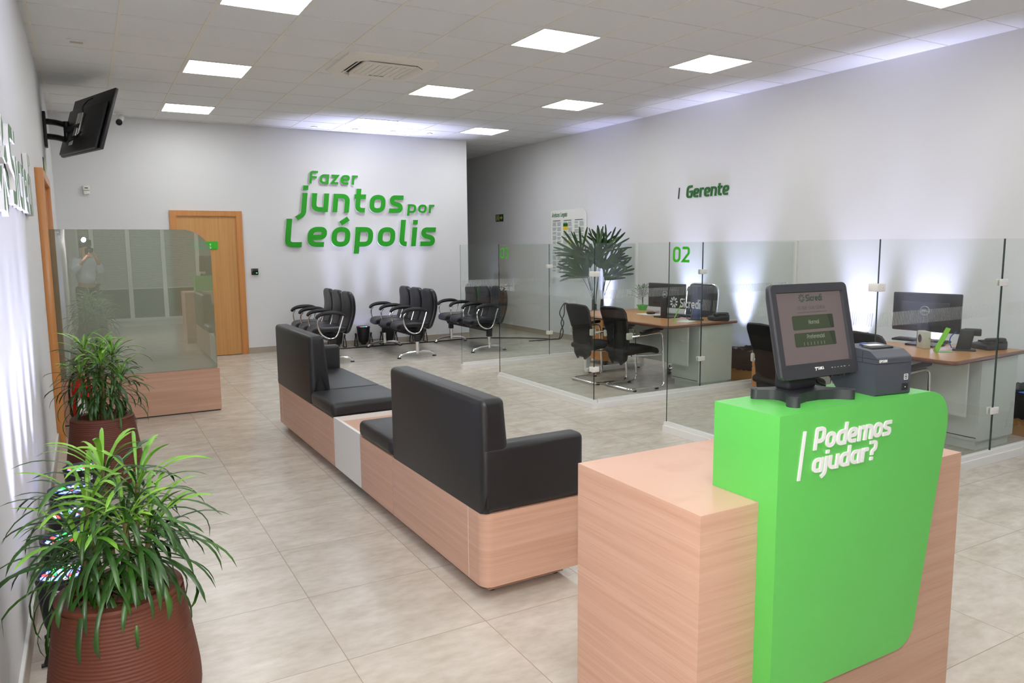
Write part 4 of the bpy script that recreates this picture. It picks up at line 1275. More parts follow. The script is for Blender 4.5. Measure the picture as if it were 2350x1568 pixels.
# ---------------------------------------------------------------- rows of three linked waiting chairs
def chair_row():
    t = thing('waiting_chair_row', 'x', 'chair row', (0, 0, 0), 0, 'rows of three linked black waiting chairs')
    # seats face -X; row runs along Y from 0 to 1.4
    ys = (.235, .70, 1.165)
    for yc in ys:
        q = MB()
        def fs(u, v, w):   # u across (Y), v front(-)/back(+)
            z = .47 + w - .05 * max(0, (-v - .12)) ** 1.0 + .03 * (v) ** 2
            if v < -.15: z -= 1.6 * (-v - .15) ** 2
            return (v, yc + u, z - .015 * math.cos(u * 7) + .0)
        q.cushion(resample(rrect(-.222, .222, -.265, .225, (.10, .10, .05, .05), 5)), .085, .035, fs, dome=.012, rings=(.92, .84, .75, .65, .55, .45, .35, .25, .15, .07))
        q.build('seat', M['chair_leather'], t, angle=60)
        q = MB()
        def fb(u, v, w):   # v = height up the back
            lean = .20 * v - .12 * v * v * (1 if v > 0 else 0) + .06 * math.sin(v * 6)
            bow = -.22 * u * u
            return (.235 + lean * .75 + w + bow * -1 * -.6, yc + u, .455 + v)
        q.cushion(resample(rrect(-.228, .228, -.06, .53, (.06, .06, .13, .13), 6)), .08, .036, fb, dome=.01, rings=(.93, .86, .78, .7, .62, .54, .46, .38, .3, .22, .14, .07))
        q.build('backrest', M['chair_leather'], t, angle=60)
    for ya in (-.005, .468, .932, 1.405):
        q = MB()
        pts = [(-.17, ya, .655), (-.205, ya, .60), (-.195, ya, .50), (-.15, ya, .41), (-.06, ya, .355), (.02, ya, .36), (.07, ya, .42), (.13, ya, .58), (.155, ya, .66)]
        q.tube(smooth_pts(pts, 4), .0105, 8); q.build('arm_loop', M['chrome'], t)
        q = MB()
        pa = smooth_pts([(-.225, ya, .635), (-.20, ya, .672), (-.12, ya, .70), (.0, ya, .708), (.10, ya, .695), (.185, ya, .655)], 4)
        n_ = len(pa)
        q.tube(pa, [.016 + .012 * math.sin(PI * min(1, (k + 1) / n_)) for k in range(n_)], 8); q.build('armrest', M['black'], t)
    q = MB(); q.box(-.06, .05, -.01, 1.41, .315, .365); q.build('beam', M['black'], t, smooth=False)
    for yc in ys:
        q = MB(); q.box(-.14, .16, yc - .09, yc + .09, .36, .405); q.build('seat_bracket', M['black'], t, smooth=False)
    for yc in (.0, 1.385):
        q = MB(); q.lathe([(.0001, .06), (.027, .06), (.027, .24), (.0001, .24)], 16); q.build('column', M['chrome'], t, loc=(0, yc, 0))
        q = MB(); q.rbox(-.035, .035, -.035, .035, .23, .325, .006, 2); q.build('column_sleeve', M['black'], t, loc=(0, yc, 0))
        q = MB()
        pts = smooth_pts([(-.285, 0, .018), (-.26, 0, .045), (-.16, 0, .075), (0, 0, .085), (.16, 0, .075), (.235, 0, .05), (.265, 0, .018)], 4)
        q.tube(pts, .018, 8); q.build('foot_bar', M['chrome'], t, loc=(0, yc, 0))
        for xx in (-.285, .265):
            q = MB(); q.lathe([(.0001, 0), (.03, 0), (.026, .014), (.012, .02), (.0001, .02)], 14, c=(xx, 0)); q.build('foot_pad', M['black'], t, loc=(0, yc, 0))
    return t
row = chair_row()
row.location = (4.115, 10.11, 0)
row['label'] = 'middle row of three linked black waiting chairs, in front of the uplights'
dup(row, (2.90, 10.19, 0), 0, 'left row of three linked black waiting chairs, partly behind the farther sofa')
dup(row, (5.285, 10.08, 0), 0, 'right row of three linked black waiting chairs, partly behind the glass partition')
# ---------------------------------------------------------------- manager desks
DZ = .75
def make_desk(label, loc):
    t = thing('office_desk', label, 'desk', loc, 0, 'curved office desks in the glass booths')
    # local origin = near left corner of the top
    o = [(0, 0), (1.06, .06), (1.06, .50), (.68, .72), (.66, 1.28), (1.16, 1.50), (1.16, 1.94), (.10, 1.94), (.0, 1.55)]
    o = [(a.x, a.y) for a in round_path(o, [.05, .04, .06, .25, .25, .06, .04, .10, .3], 6, True)]
    q = MB(); q.prism(o, DZ - .028, DZ, 0, mi_side=1)
    q.build('desk_top', [M['desk'], M['desk_edge']], t, angle=30)
    q = MB(); N = len(o)
    for k in range(N): pass
    pts = [(p[0], p[1], DZ - .016) for p in o]
    q.tube(pts, .0155, 8, closed=True); q.build('edge_moulding', M['desk_edge'], t)
    # cupboard at the near end
    q = MB(); q.box(.50, 1.0, .075, .50, .075, DZ - .028); c = q.build('cupboard', M['grey_panel'], t, smooth=False)
    q = MB(); q.box(.4985, .5005, .09, .485, .105, DZ - .05); q.build('cupboard_door', M['grey_panel'], c, smooth=False)
    q = MB(); q.box(.4982, .5005, .085, .49, .098, .104); q.build('shadow_gap', M['black'], c, smooth=False)
    q = MB(); q.box(.525, .985, .10, .48, 0, .075); q.build('cupboard_plinth', M['grey_panel'], c, smooth=False)
    # modesty panel
    q = MB(); q.box(.36, .378, .10, 1.50, .28, DZ - .03); q.build('modesty_panel', M['grey_panel'], t, smooth=False)
    # metal sled leg at the far end
    q = MB()
    q.rbox(.10, .17, 1.64, 1.70, .03, DZ - .03, .012, 2); q.rbox(.95, 1.0, 1.60, 1.66, .03, DZ - .03, .012, 2)
    q.rbox(.10, 1.0, 1.615, 1.69, .012, .075, .02, 3); q.build('leg_frame', M['whitegloss'], t)
    for x in (.16, .94):
        q = MB(); q.lathe([(.0001, 0), (.02, 0), (.02, .015), (.0001, .015)], 10, c=(x, 1.65)); q.build('foot', M['black'], t)
    return t
D2 = (5.275, 6.00); D1 = (5.355, 3.055)
desk = make_desk('curved wooden desk with pale cupboard in booth 03, behind the two mesh chairs', (D2[0], D2[1], 0))
dup(desk, (D1[0], D1[1], 0), 0, 'curved wooden desk with pale cupboard in booth 02, behind the receipt printer')

def drawers(label, loc, rz):
    t = thing('drawer_unit', label, 'drawer unit', loc, rz, 'wooden drawer units in the booths')
    q = MB(); q.box(-.2, .2, -.23, .23, .06, .68); q.build('carcass', M['drawer'], t, smooth=False)
    q = MB(); q.box(-.215, .215, -.245, .245, .68, .705); q.build('unit_top', M['desk_edge'], t, smooth=False)
    for z0, z1 in ((.07, .27), (.28, .47), (.48, .67)):
        q = MB(); q.box(-.215, -.2, -.225, .225, z0, z1); d = q.build('drawer', M['drawer'], t, smooth=False)
        q = MB(); q.tube([(-.216, -.06, z1 - .05), (-.232, -.05, z1 - .05), (-.232, .05, z1 - .05), (-.216, .06, z1 - .05)], .005, 6); q.build('handle', M['steel'], d)
    for (x, y) in ((-.15, -.18), (.15, -.18), (-.15, .18), (.15, .18)):
        q = MB(); q.lathe([(.0001, 0), (.022, 0), (.022, .06), (.0001, .06)], 10, c=(x, y)); q.build('caster', M['black'], t)
    return t
dr = drawers('wooden drawer unit under the far end of the desk in booth 03', (6.13, 8.25, 0), 0)
dup(dr, (6.47, 5.53, 0), R(-90), 'wooden drawer unit beside the ticket monitor, in booth 02 by the glass')

# ---------------------------------------------------------------- monitors, keyboards and small things on the desks
def desk_monitor(label, loc, rz, w, h, brand_dx=0.0):
    t = thing('desktop_monitor', label, 'monitor', loc, rz, 'desktop monitors seen from behind')
    q = MB()   # back faces -X (local), screen +X ; width along Y
    z0 = .115
    q.rbox(-.035, .0, -w / 2, w / 2, z0, z0 + h, .010, 3)
    q.build('monitor_shell', M['monitor_back'], t)
    q = MB(); q.rbox(-.05, -.03, -w * .36, w * .36, z0 + .04, z0 + h - .07, .012, 3); q.build('rear_bulge', M['monitor_back'], t)
    q = MB(); q.box(.0, .002, -w / 2 + .012, w / 2 - .012, z0 + .02, z0 + h - .012); q.build('screen', M['black_gloss'], t, smooth=False)
    q = MB(); q.box(-.0358, -.0348, -w * .3, w * .3, z0 + h - .03, z0 + h - .026); q.build('vent_slot', M['black'], t, smooth=False)
    q = MB(); q.rbox(-.075, -.045, -.045, .045, .012, z0 + .12, .008, 2); q.build('stand_neck', M['black'], t)
    q = MB(); q.prism(rrect(-.12, .10, -.12, .12, .02, 4), 0, .014); q.build('stand_foot', M['black'], t, angle=40)
    zc = z0 + h * .55
    q = MB()
    q.tube([(.036 * math.cos(2 * PI * k / 28), 0, .036 * math.sin(2 * PI * k / 28)) for k in range(28)], .0022, 6, closed=True)
    wd = word('DELL', -.026, .026, -.009, .018, t=.26, depth=.002, yb=.001, gap=.1)
    o = len(q.v); q.v += wd.v; q.f += [[i + o for i in f] for f in wd.f]; q.m += wd.m
    q.build('round_badge', M['steel'], t, loc=(-.0515, brand_dx, zc), rot=(0, 0, R(-90)))
    return t
mon = desk_monitor('dark desktop monitor seen from behind in booth 03, beside the little potted plant', (5.93, 6.77, DZ), R(6), .57, .285)
desk_monitor('wide dark desktop monitor seen from behind in booth 02, above the printer', (6.05, 3.70, DZ), R(8), .54, .32)

def keyboard(label, loc, rz):
    t = thing('keyboard', label, 'keyboard', loc, rz, 'black keyboards on the desks')
    q = MB(); q.rbox(-.07, .07, -.22, .22, 0, .018, .006, 2); q.build('key_tray', M['black'], t)
    q = MB()
    for i in range(5):
        for j in range(15):
            q.box(-.055 + i * .022, -.037 + i * .022, -.205 + j * .0275, -.181 + j * .0275, .018, .023)
    q.build('keys', M['charcoal'], t, smooth=False)
    return t
kb = keyboard('black keyboard lying under the monitor in booth 03', (6.14, 6.80, DZ), R(10))
dup(kb, (6.24, 3.86, DZ), R(8), 'black keyboard lying left of the monitor in booth 02')
def mouse(label, loc, rz):
    q = MB()
    q.cushion(rrect(-.032, .032, -.055, .055, .028, 6), .03, .013, lambda u, v, w: (u, v, .018 + w * (1 - 2.0 * abs(v + .015))), dome=.004)
    o = q.build('computer_mouse', M['black'], None, loc=loc, rot=(0, 0, rz), angle=60)
    return tag(o, label, 'mouse', 'black mice on the desks')
mp = MB(); mp.prism(rrect(-.10, .10, -.12, .12, .01, 3), 0, .003)
tag(mp.build('mouse_pad', M['paper'], None, loc=(5.99, 7.18, DZ)), 'white sheet used as a mouse pad on the desk in booth 03', 'mouse pad')
mouse('black mouse on the white sheet left of the monitor in booth 03', (5.995, 7.15, DZ + .003), R(60))
mouse('black mouse near the corner post on the desk in booth 02', (6.05, 4.15, DZ), R(70))

def card_stand(label, loc, rz, s=1.0):
    t = thing('card_stand', label, 'card stand', loc, rz, 'lime green card stands on the desks')
    q = MB(); X = Matrix.Rotation(R(24), 4, 'Y')
    q.box(-.002, .002, -.05 * s, .05 * s, 0, .205 * s, xf=X); q.build('leaning_card', M['acid'], t, smooth=False)
    q = MB(); q.box(0, .11 * s, -.05 * s, .05 * s, 0, .003); q.build('card_foot', M['acid'], t, smooth=False)
    q = MB(); q.box(-.0045, -.0025, -.052 * s, .052 * s, 0, .11 * s, xf=Matrix.Rotation(R(-18), 4, 'Y')); q.build('clear_back', M['acrylic'], t, smooth=False)
    return t
cs = card_stand('lime green card stand in front of the monitor in booth 03', (5.66, 6.37, DZ), R(-40))
dup(cs, (5.745, 3.43, DZ), R(-42), 'lime green card stand in front of the wide monitor in booth 02')

def scanner(label, loc, rz, mat):
    t = thing('card_reader', label, 'card reader', loc, rz, 'cheque and card readers on the desks')
    q = MB(); q.rbox(-.05, .05, -.035, .035, .0, .17, .012, 3, edit=lambda x, y, z: (x + .03 * (z > .1), y, z)); q.build('reader_body', M[mat], t)
    q = MB(); q.rbox(.0, .12, -.03, .03, .12, .175, .008, 2); q.build('reader_top', M['black'], t)
    q = MB(); q.prism(rrect(-.07, .09, -.06, .06, .015, 3), 0, .012); q.build('reader_foot', M['black'], t)
    q = MB(); q.box(-.0515, -.0495, -.006, .006, .10, .125); q.build('indicator', M['vinyl'], t, smooth=False)
    q = MB(); q.tube(smooth_pts([(-.05, .03, .14), (-.085, .05, .10), (-.09, .06, .05), (-.075, .07, .006)]), .004, 6); q.build('cable', M['blue_cable'], t)
    return t
scanner('blue-lit card reader with blue cable at right of the monitor in booth 03', (5.95, 6.33, DZ), R(-35), 'blue_body')  # the blue light on this reader is put into its body colour
scanner('black card reader with blue cable right of the lime card in booth 02', (5.99, 3.36, DZ), R(-60), 'black')
def phone(label, loc, rz):
    t = thing('telephone', label, 'telephone', loc, rz, 'black desk telephones')
    q = MB(); q.rbox(-.09, .09, -.1, .1, 0, .065, .012, 3, edit=lambda x, y, z: (x, y, z * (1 - .35 * (x < 0)))); q.build('phone_base', M['black'], t)
    q = MB(); q.rbox(-.085, .085, -.095, -.04, .06, .095, .016, 3); q.rbox(-.085, -.045, -.1, -.035, .05, .075, .01, 2); q.rbox(.045, .085, -.1, -.035, .05, .075, .01, 2); q.build('handset', M['black'], t)
    q = MB()
    for i in range(4):
        for j in range(3): q.box(-.05 + i * .026, -.034 + i * .026, -.02 + j * .028, -.002 + j * .028, .055, .068)
    q.build('keypad', M['charcoal'], t, smooth=False)
    return t
ph = phone('black desk telephone at the right end of the desk in booth 03', (6.15, 6.17, DZ), R(-20))
dup(ph, (6.24, 3.30, DZ), R(-20), 'black desk telephone right of the card reader in booth 02')
# grey block behind the card in booth 02
t = thing('speaker_block', 'small grey block with a round hole behind the lime card in booth 02', 'speaker', (5.86, 3.60, DZ), R(-35))
q = MB(); q.rbox(-.03, .03, -.06, .06, .0, .14, .006, 2); q.build('block_body', M['greyplastic'], t)
q = MB(); q.lathe([(.03, 0), (.034, .002), (.026, .002), (.024, .0)], 18, xf=Matrix.Translation((-.03, 0, .08)) @ Matrix.Rotation(R(-90), 4, 'Y')); q.disk(.026, .0008, 18, xf=Matrix.Translation((-.03, 0, .08)) @ Matrix.Rotation(R(-90), 4, 'Y')); q.build('round_hole', M['black'], t)
q = MB(); q.prism(rrect(-.1, .1, -.07, .07, .002, 1), 0, .004)
tag(q.build('paper_stack', M['paper'], None, loc=(5.76, 6.27, DZ), rot=(0, 0, R(20)), smooth=False), 'small stack of white papers beside the lime card in booth 03', 'papers')

# little potted plant on the desk
t = thing('small_potted_plant', 'little parlour palm in a green square pot on the desk in booth 03', 'plant', (6.315, 7.70, DZ))
q = MB(); v = []
for (h, z) in ((.034, 0), (.048, .058), (.054, .058), (.054, .072), (.047, .072), (.045, .055)):
    v += [(-h, -h, z), (h, -h, z), (h, h, z), (-h, h, z)]
q.add(v, [(k * 4 + i, k * 4 + (i + 1) % 4, k * 4 + 4 + (i + 1) % 4, k * 4 + 4 + i) for k in range(5) for i in range(4)] + [(3, 2, 1, 0)]); q.build('pot', M['green'], t, smooth=False)
q = MB(); q.box(-.045, .045, -.045, .045, .05, .058); q.build('soil', M['bark'], t, smooth=False)
rnd = random.Random(3)
st_ = MB(); lf = MB()
def strip_leaf(mb, p0, az, el, L, W, droop, n=7, mi=0, fold=.25, twist=0.0, taper=None):
    """one narrow leaf: V-folded strip that bends down under its weight"""
    p = Vector(p0); e = el; rows_ = []
    for i in range(n + 1):
        u = i / n
        w = W * (taper(u) if taper else math.sin(PI * min(1, .12 + .88 * (1 - u) ** .75 * 1.0)) * (1 if u > .15 else (.55 + 3 * u)))
        if i == n: w = W * .03
        d = Vector((math.cos(az) * math.cos(e), math.sin(az) * math.cos(e), math.sin(e)))
        sd = Vector((-math.sin(az), math.cos(az), 0)); up = d.cross(sd) * -1
        sd = sd * math.cos(twist * u) + up * math.sin(twist * u)
        rows_.append((p - sd * w / 2 + up * w * fold, p.copy(), p + sd * w / 2 + up * w * fold))
        p = p + d * (L / n)
        e -= droop / n * (0.35 + 1.3 * u)
    v = [x for r in rows_ for x in r]; f = []
    for i in range(n):
        a = i * 3
        f += [(a, a + 1, a + 4, a + 3), (a + 1, a + 2, a + 5, a + 4)]
    mb.add(v, f, mi)
for k in range(13):
    az = k * 2.4; el = rnd.uniform(.35, 1.35); h = rnd.uniform(.09, .16); L = rnd.uniform(.13, .19)
    base = Vector((rnd.uniform(-.01, .01), rnd.uniform(-.01, .01), .055))
    d = Vector((math.cos(az) * math.cos(el), math.sin(az) * math.cos(el), math.sin(el)))
    mid = base + Vector((0, 0, h * .8)); tip = mid + d * L
    pts = smooth_pts([base, mid, mid.lerp(tip, .5) + Vector((0, 0, .015)), tip], 3)
    st_.tube(pts, .0016, 5)
    for i in range(4, len(pts)):
        for s in (-1, 1):
            strip_leaf(lf, pts[i], az + s * 1.0, el * .4, .06, .017, .5, 3)
st_.build('stem', M['stem'], t); lf.build('foliage', M['leaf'], t, fix=False)

# ---------------------------------------------------------------- visitor and office chairs
def visitor_chair(label, loc, rz):
    t = thing('visitor_chair', label, 'chair', loc, rz, 'black mesh visitor chairs on chrome sled frames')
    # faces +X; rear rail at x = 0, front at x = .45
    W = .245
    for s in (-1, 1):
        q = MB()
        p = [(0.0, 0, .022), (0, s * W, .022), (.47, s * W, .022), (.43, s * W, .64), (.10, s * W, .615), (-.02, s * .19, .60)]
        q.tube([tuple(a) for a in round_path(p, [0, .07, .07, .06, .06, 0], 6)], .0125, 10)
        q.build('sled_tube', M['chrome'], t)
        q = MB(); q.rbox(.12, .43, s * W - .026, s * W + .026, .632, .668, .014, 3, edit=lambda x, y, z: (x, y, z + .03 * (x > .3) - .0)); q.build('arm_pad', M['black'], t)
        q = MB(); q.rbox(-.035, .04, s * .205 - .018, s * .205 + .018, .575, .65, .010, 2); q.build('back_bracket', M['greyplastic'], t)
        q = MB(); q.tube([(.455, s * W, .385), (.22, s * .215, .385), (.03, s * .205, .395)], .010, 8); q.build('seat_rail', M['chrome'], t)
        for x in (.05, .36):
            q = MB(); q.rbox(x - .018, x + .018, s * W - .014, s * W + .014, 0, .018, .004, 2); q.build('glide', M['black'], t)
    q = MB()
    q.cushion(resample(rrect(-.03, .45, -.225, .225, (.05, .09, .09, .05), 5)), .06, .026, lambda u, v, w: (u, v, .425 + w + .02 * math.sin((u + .05) * 5) - (.9 * max(0, u - .33) ** 1.6)), dome=.012)
    q.build('seat', M['black_matte'], t, angle=60)
    q = MB()   # back: outline (u across, v up)
    o = [(-.155, -.10), (-.07, -.16), (-.05, -.13), (.05, -.13), (.07, -.16), (.155, -.10), (.185, .05), (.195, .19), (.225, .42), (.20, .47), (0, .482), (-.20, .47), (-.225, .42), (-.195, .19), (-.185, .05)]
    o = [(a.x, a.y) for a in round_path(o, [.02, .01, .02, .02, .01, .02, .06, .06, .05, .06, .2, .06, .05, .06, .06], 4, True)]
    def fb(u, v, w): return (-.045 - .16 * (v - .2) * (1 if v > .2 else .15) - .55 * u * u * -1 + w + .03 * math.cos(v * 5), u, .445 + v)
    q.cushion(resample(o), .016, .006, fb, n=2, rings=(.9, .8, .7, .6, .5, .4, .3, .2, .1)); q.build('net_back', M['net'], t, angle=60)
    q = MB()
    q.tube([fb(a, b, 0) for a, b in o], .010, 6, closed=True); q.build('back_frame', M['black'], t)
    q = MB(); lo = [(-.15, -.10), (.15, -.10), (.18, .05), (-.18, .05)]
    q.cushion([(a.x, a.y) for a in round_path(lo, .02, 3, True)], .024, .008, fb, n=2); q.build('back_shell', M['black_matte'], t, angle=60)
    return t
vc = visitor_chair('black mesh visitor chair nearer the corner post, chrome arm by the desk of booth 03', (5.085, 6.62, 0), R(0))
dup(vc, (4.985, 7.165, 0), R(0), 'black mesh visitor chair farther left in booth 03, before the hanging cables')
dup(vc, (5.17, 3.64, 0), R(-3), 'black mesh visitor chair in booth 02, mostly hidden behind the receipt printer')
dup(vc, (5.02, 4.42, 0), R(-10), 'black mesh visitor chair in booth 02, hidden behind the ticket monitor')

def office_chair(label, loc, rz):
    t = thing('office_chair', label, 'chair', loc, rz, 'swivel office chairs behind the desks')
    for k in range(5):
        a = 2 * PI * k / 5 + .35
        q = MB(); q.tube([(.03 * math.cos(a), .03 * math.sin(a), .12), (.28 * math.cos(a), .28 * math.sin(a), .085)], [.022, .014], 8); lg = q.build('base_leg', M['chrome'], t)
        q = MB(); q.lathe([(.0001, -.02), (.022, -.02), (.027, -.014), (.027, .014), (.022, .02), (.0001, .02)], 14, xf=Matrix.Translation((.28 * math.cos(a), .28 * math.sin(a), .028)) @ Matrix.Rotation(a + .6, 4, 'Z') @ Matrix.Rotation(R(90), 4, 'X')); q.tube([(.28 * math.cos(a), .28 * math.sin(a), .03), (.28 * math.cos(a), .28 * math.sin(a), .085)], .009, 6); q.build('caster', M['black'], lg)
    q = MB(); q.lathe([(.0001, .1), (.03, .1), (.03, .25), (.022, .25), (.022, .42), (.0001, .42)], 14); q.build('gas_column', M['black'], t)
    q = MB(); q.cushion(rrect(-.24, .24, -.25, .25, .08, 5), .09, .04, lambda u, v, w: (u, v, .46 + w), dome=.01); q.build('seat', M['chair_leather'], t, angle=60)
    def fb(u, v, w): return (.22 + .12 * v + w + .3 * u * u * -1, u, .52 + v)
    q = MB(); q.cushion(resample(rrect(-.22, .22, 0, .575, (.05, .05, .09, .09), 5)), .06, .026, fb, dome=.006, rings=(.9, .8, .7, .6, .5, .4, .3, .2, .1)); q.build('backrest', M['chair_leather'], t, angle=60)
    q = MB(); q.tube([fb(a, b, 0) for a, b in rrect(-.232, .232, -.01, .587, (.05, .05, .10, .10), 5)], .012, 8, closed=True); q.build('back_frame', M['chrome'], t)
    return t
office_chair('black leather office chair with chrome rim behind the monitor in booth 03', (6.44, 6.96, 0), R(10))

# ---------------------------------------------------------------- waste boxes with black bags
def waste_box(label, loc, rz):
    t = thing('waste_box', label, 'waste box', loc, rz, 'cardboard waste boxes lined with black bags')
    q = MB()
    a, b, h = .23, .17, .36
    q.box(-a, a, -b, -b + .006, 0, h); q.box(-a, a, b - .006, b, 0, h); q.box(-a, -a + .006, -b + .006, b - .006, 0, h); q.box(a - .006, a, -b + .006, b - .006, 0, h); q.box(-a + .006, a - .006, -b + .006, b - .006, 0, .006)
    q.build('carton', M['cardboard'], t, smooth=False)
    q = MB(); rnd = random.Random(5); n = 40
    rings = []
    for (s, z, j) in ((1.035, .15, .010), (1.06, .20, .008), (1.05, .28, .008), (1.05, .355, .006), (1.0, .385, .012), (.9, .375, .02), (.82, .30, .02), (.6, .2, .02)):
        rg = []
        for k in range(n):
            an = 2 * PI * k / n; c, s_ = math.cos(an), math.sin(an)
            m = 1 / max(abs(c), abs(s_))
            rg.append(((a + .004) * c * m * s + rnd.uniform(-j, j) * .5, (b + .004) * s_ * m * s + rnd.uniform(-j, j) * .5, z + rnd.uniform(-j, j)))
        rings.append(rg)
    v = [p for r in rings for p in r]
    q.add(v, [(i * n + k, i * n + (k + 1) % n, (i + 1) * n + (k + 1) % n, (i + 1) * n + k) for i in range(len(rings) - 1) for k in range(n)] + [tuple((len(rings) - 1) * n + k for k in range(n))])
    q.build('bin_bag', M['bag'], t, angle=70)
    return t
wb = waste_box('cardboard waste box with black bag on the floor beside the desk of booth 03', (6.78, 6.22, 0), R(4))
dup(wb, (6.86, 3.24, 0), R(-3), 'cardboard waste box with black bag beyond the desk of booth 02, at the right edge')

# ---------------------------------------------------------------- plants
def strap_plant(label, loc, seed, crowns, nleaf, mul=1.0):
    t = thing('potted_plant', label, 'plant', loc, 0, 'strap-leaved plants in ribbed brown pots')
    q = MB()
    prof0 = [(.17, 0), (.205, .04), (.228, .11), (.231, .17), (.222, .25), (.207, .35), (.194, .45), (.189, .488)]
    def pr_(z):
        for (r0, z0), (r1, z1) in zip(prof0, prof0[1:]):
            if z <= z1: return r0 + (r1 - r0) * (z - z0) / (z1 - z0)
        return prof0[-1][0]
    sm = lambda z: (pr_(max(0, z - .03)) + pr_(z) + pr_(min(.488, z + .03))) / 3
    nz = 41 * 4
    q.lathe([(.0001, 0)] + [(sm(.488 * k / nz) + .0011 * math.cos(2 * PI * k / 4), .488 * k / nz) for k in range(nz + 1)], 56); q.build('pot_wall', M['pot'], t, angle=80)
    q = MB(); q.lathe([(.189, .487), (.189, .497), (.182, .503), (.150, .503), (.143, .497), (.135, .44), (.0001, .43)], 48); q.build('pot_rim', M['pot_rim'], t)
    q = MB(); rnd = random.Random(seed)
    for k in range(60):
        r = .125 * math.sqrt(rnd.random()); a = rnd.uniform(0, 6.28)
        q.rbox(-rnd.uniform(.01, .03), rnd.uniform(.01, .03), -rnd.uniform(.006, .014), rnd.uniform(.006, .014), 0, rnd.uniform(.008, .016), .003, 1,
               xf=Matrix.Translation((r * math.cos(a), r * math.sin(a), .432 + rnd.uniform(0, .035))) @ Matrix.Rotation(rnd.uniform(0, 6), 4, 'Z') @ Matrix.Rotation(rnd.uniform(-.5, .5), 4, 'X'))
    q.build('bark_chips', M['bark'], t)
    stems = MB(); lf = MB()
    for (cx, cy, cz, lean) in crowns:
        base = Vector((cx * .45, cy * .45, .43)); top = Vector((cx, cy, cz))
        stems.tube(smooth_pts([base, base.lerp(top, .5) + Vector((cx * .05, cy * .05, 0)), top], 4), [.010] * 4 + [.009] * 4 + [.008], 7)
        for k in range(nleaf):
            u = k / nleaf
            az = k * 2.39996 + rnd.uniform(-.25, .25)
            zz = base.lerp(top, .30 + .70 * u ** .6)
            el = -.25 + 1.55 * u ** 1.1 + rnd.uniform(-.15, .15)
            L = (rnd.uniform(.22, .36) * (1 - .3 * u ** 4)) * mul
            strip_leaf(lf, zz, az, el, L, rnd.uniform(.011, .018), rnd.uniform(1.8, 3.1) * (1 - .35 * u), 10, mi=1 if (u > .74 and rnd.random() < .85) else 0, fold=.22, twist=rnd.uniform(-.5, .5))
    wx = XL - loc[0] + .012      # leaves that reach the wall lie against it
    lf.v = [(x if x > wx else wx + (wx - x) * .12, y, z) for (x, y, z) in lf.v]
    lf.v = [(x, y, max(z, .02)) for (x, y, z) in lf.v]
    stems.build('stem', M['stem'], t)
    lf.build('foliage', [M['leaf'], M['leaf_new']], t, fix=False, angle=60)
    return t
strap_plant('nearest potted plant with arching strap leaves in a ribbed brown pot, bottom left', (.02, 2.665, 0), 11,
            [(.075, .02, .84, 0), (-.075, .03, .78, 0), (.03, -.07, .74, 0), (.10, -.03, .70, 0), (-.02, .08, .88, 0), (-.10, -.04, .66, 0)], 54)
strap_plant('farther potted plant with strap leaves in a brown pot, before the film glass screen', (.02, 5.60, 0), 23,
            [(.09, .02, .93, 0), (-.08, .02, .96, 0), (.02, -.06, .86, 0), (.0, .08, .90, 0), (-.11, -.03, .80, 0), (.13, -.02, .78, 0)], 54, .85)

# lady palm in the passage behind the farthest glass
t = thing('lady_palm', 'tall lady palm with fan leaves against the right wall, before the notice board', 'plant', (6.62, 9.16, 0))
q = MB(); q.lathe([(.0001, 0), (.13, 0), (.16, .05), (.175, .2), (.165, .36), (.15, .40), (.138, .40), (.13, .33), (.0001, .32)], 32); q.build('pot', M['pot_rim'], t)
tr = MB(); pet = MB(); fan = MB(); rnd = random.Random(9)
tops = []
for (bx, by, tx, ty, h) in ((-.045, 0, -.05, .0, .80), (.085, -.02, .10, -.02, .80), (.02, .06, .03, .06, .72)):
    tr.tube([(bx, by, .32), (tx * .9, ty, .6), (tx, ty, h)], [.026, .028, .022], 8)
    tops.append(Vector((tx, ty, h - .04)))
def flat_leaf(mb, p0, d, wd, L, W, droop, n=6):
    p = Vector(p0); d = Vector(d).normalized(); wd = Vector(wd); rows_ = []
    for i in range(n + 1):
        u = i / n
        w = W * (.35 + 2.6 * u if u < .25 else 1.0 if u < .85 else 1.0 - (u - .85) * 3.5)
        nn_ = d.cross(wd).normalized()
        rows_.append((p - wd * w / 2 + nn_ * w * .12, p.copy(), p + wd * w / 2 + nn_ * w * .12))
        p = p + d * (L / n); d = (d + Vector((0, 0, -droop / n * u * 1.5))).normalized()
    v = [x for r in rows_ for x in r]; f = []
    for i in range(n):
        a = i * 3; f += [(a, a + 1, a + 4, a + 3), (a + 1, a + 2, a + 5, a + 4)]
    mb.add(v, f)
rt = Vector((.81, -.585, 0)); dp = Vector((.585, .81, 0)); up = Vector((0, 0, 1))
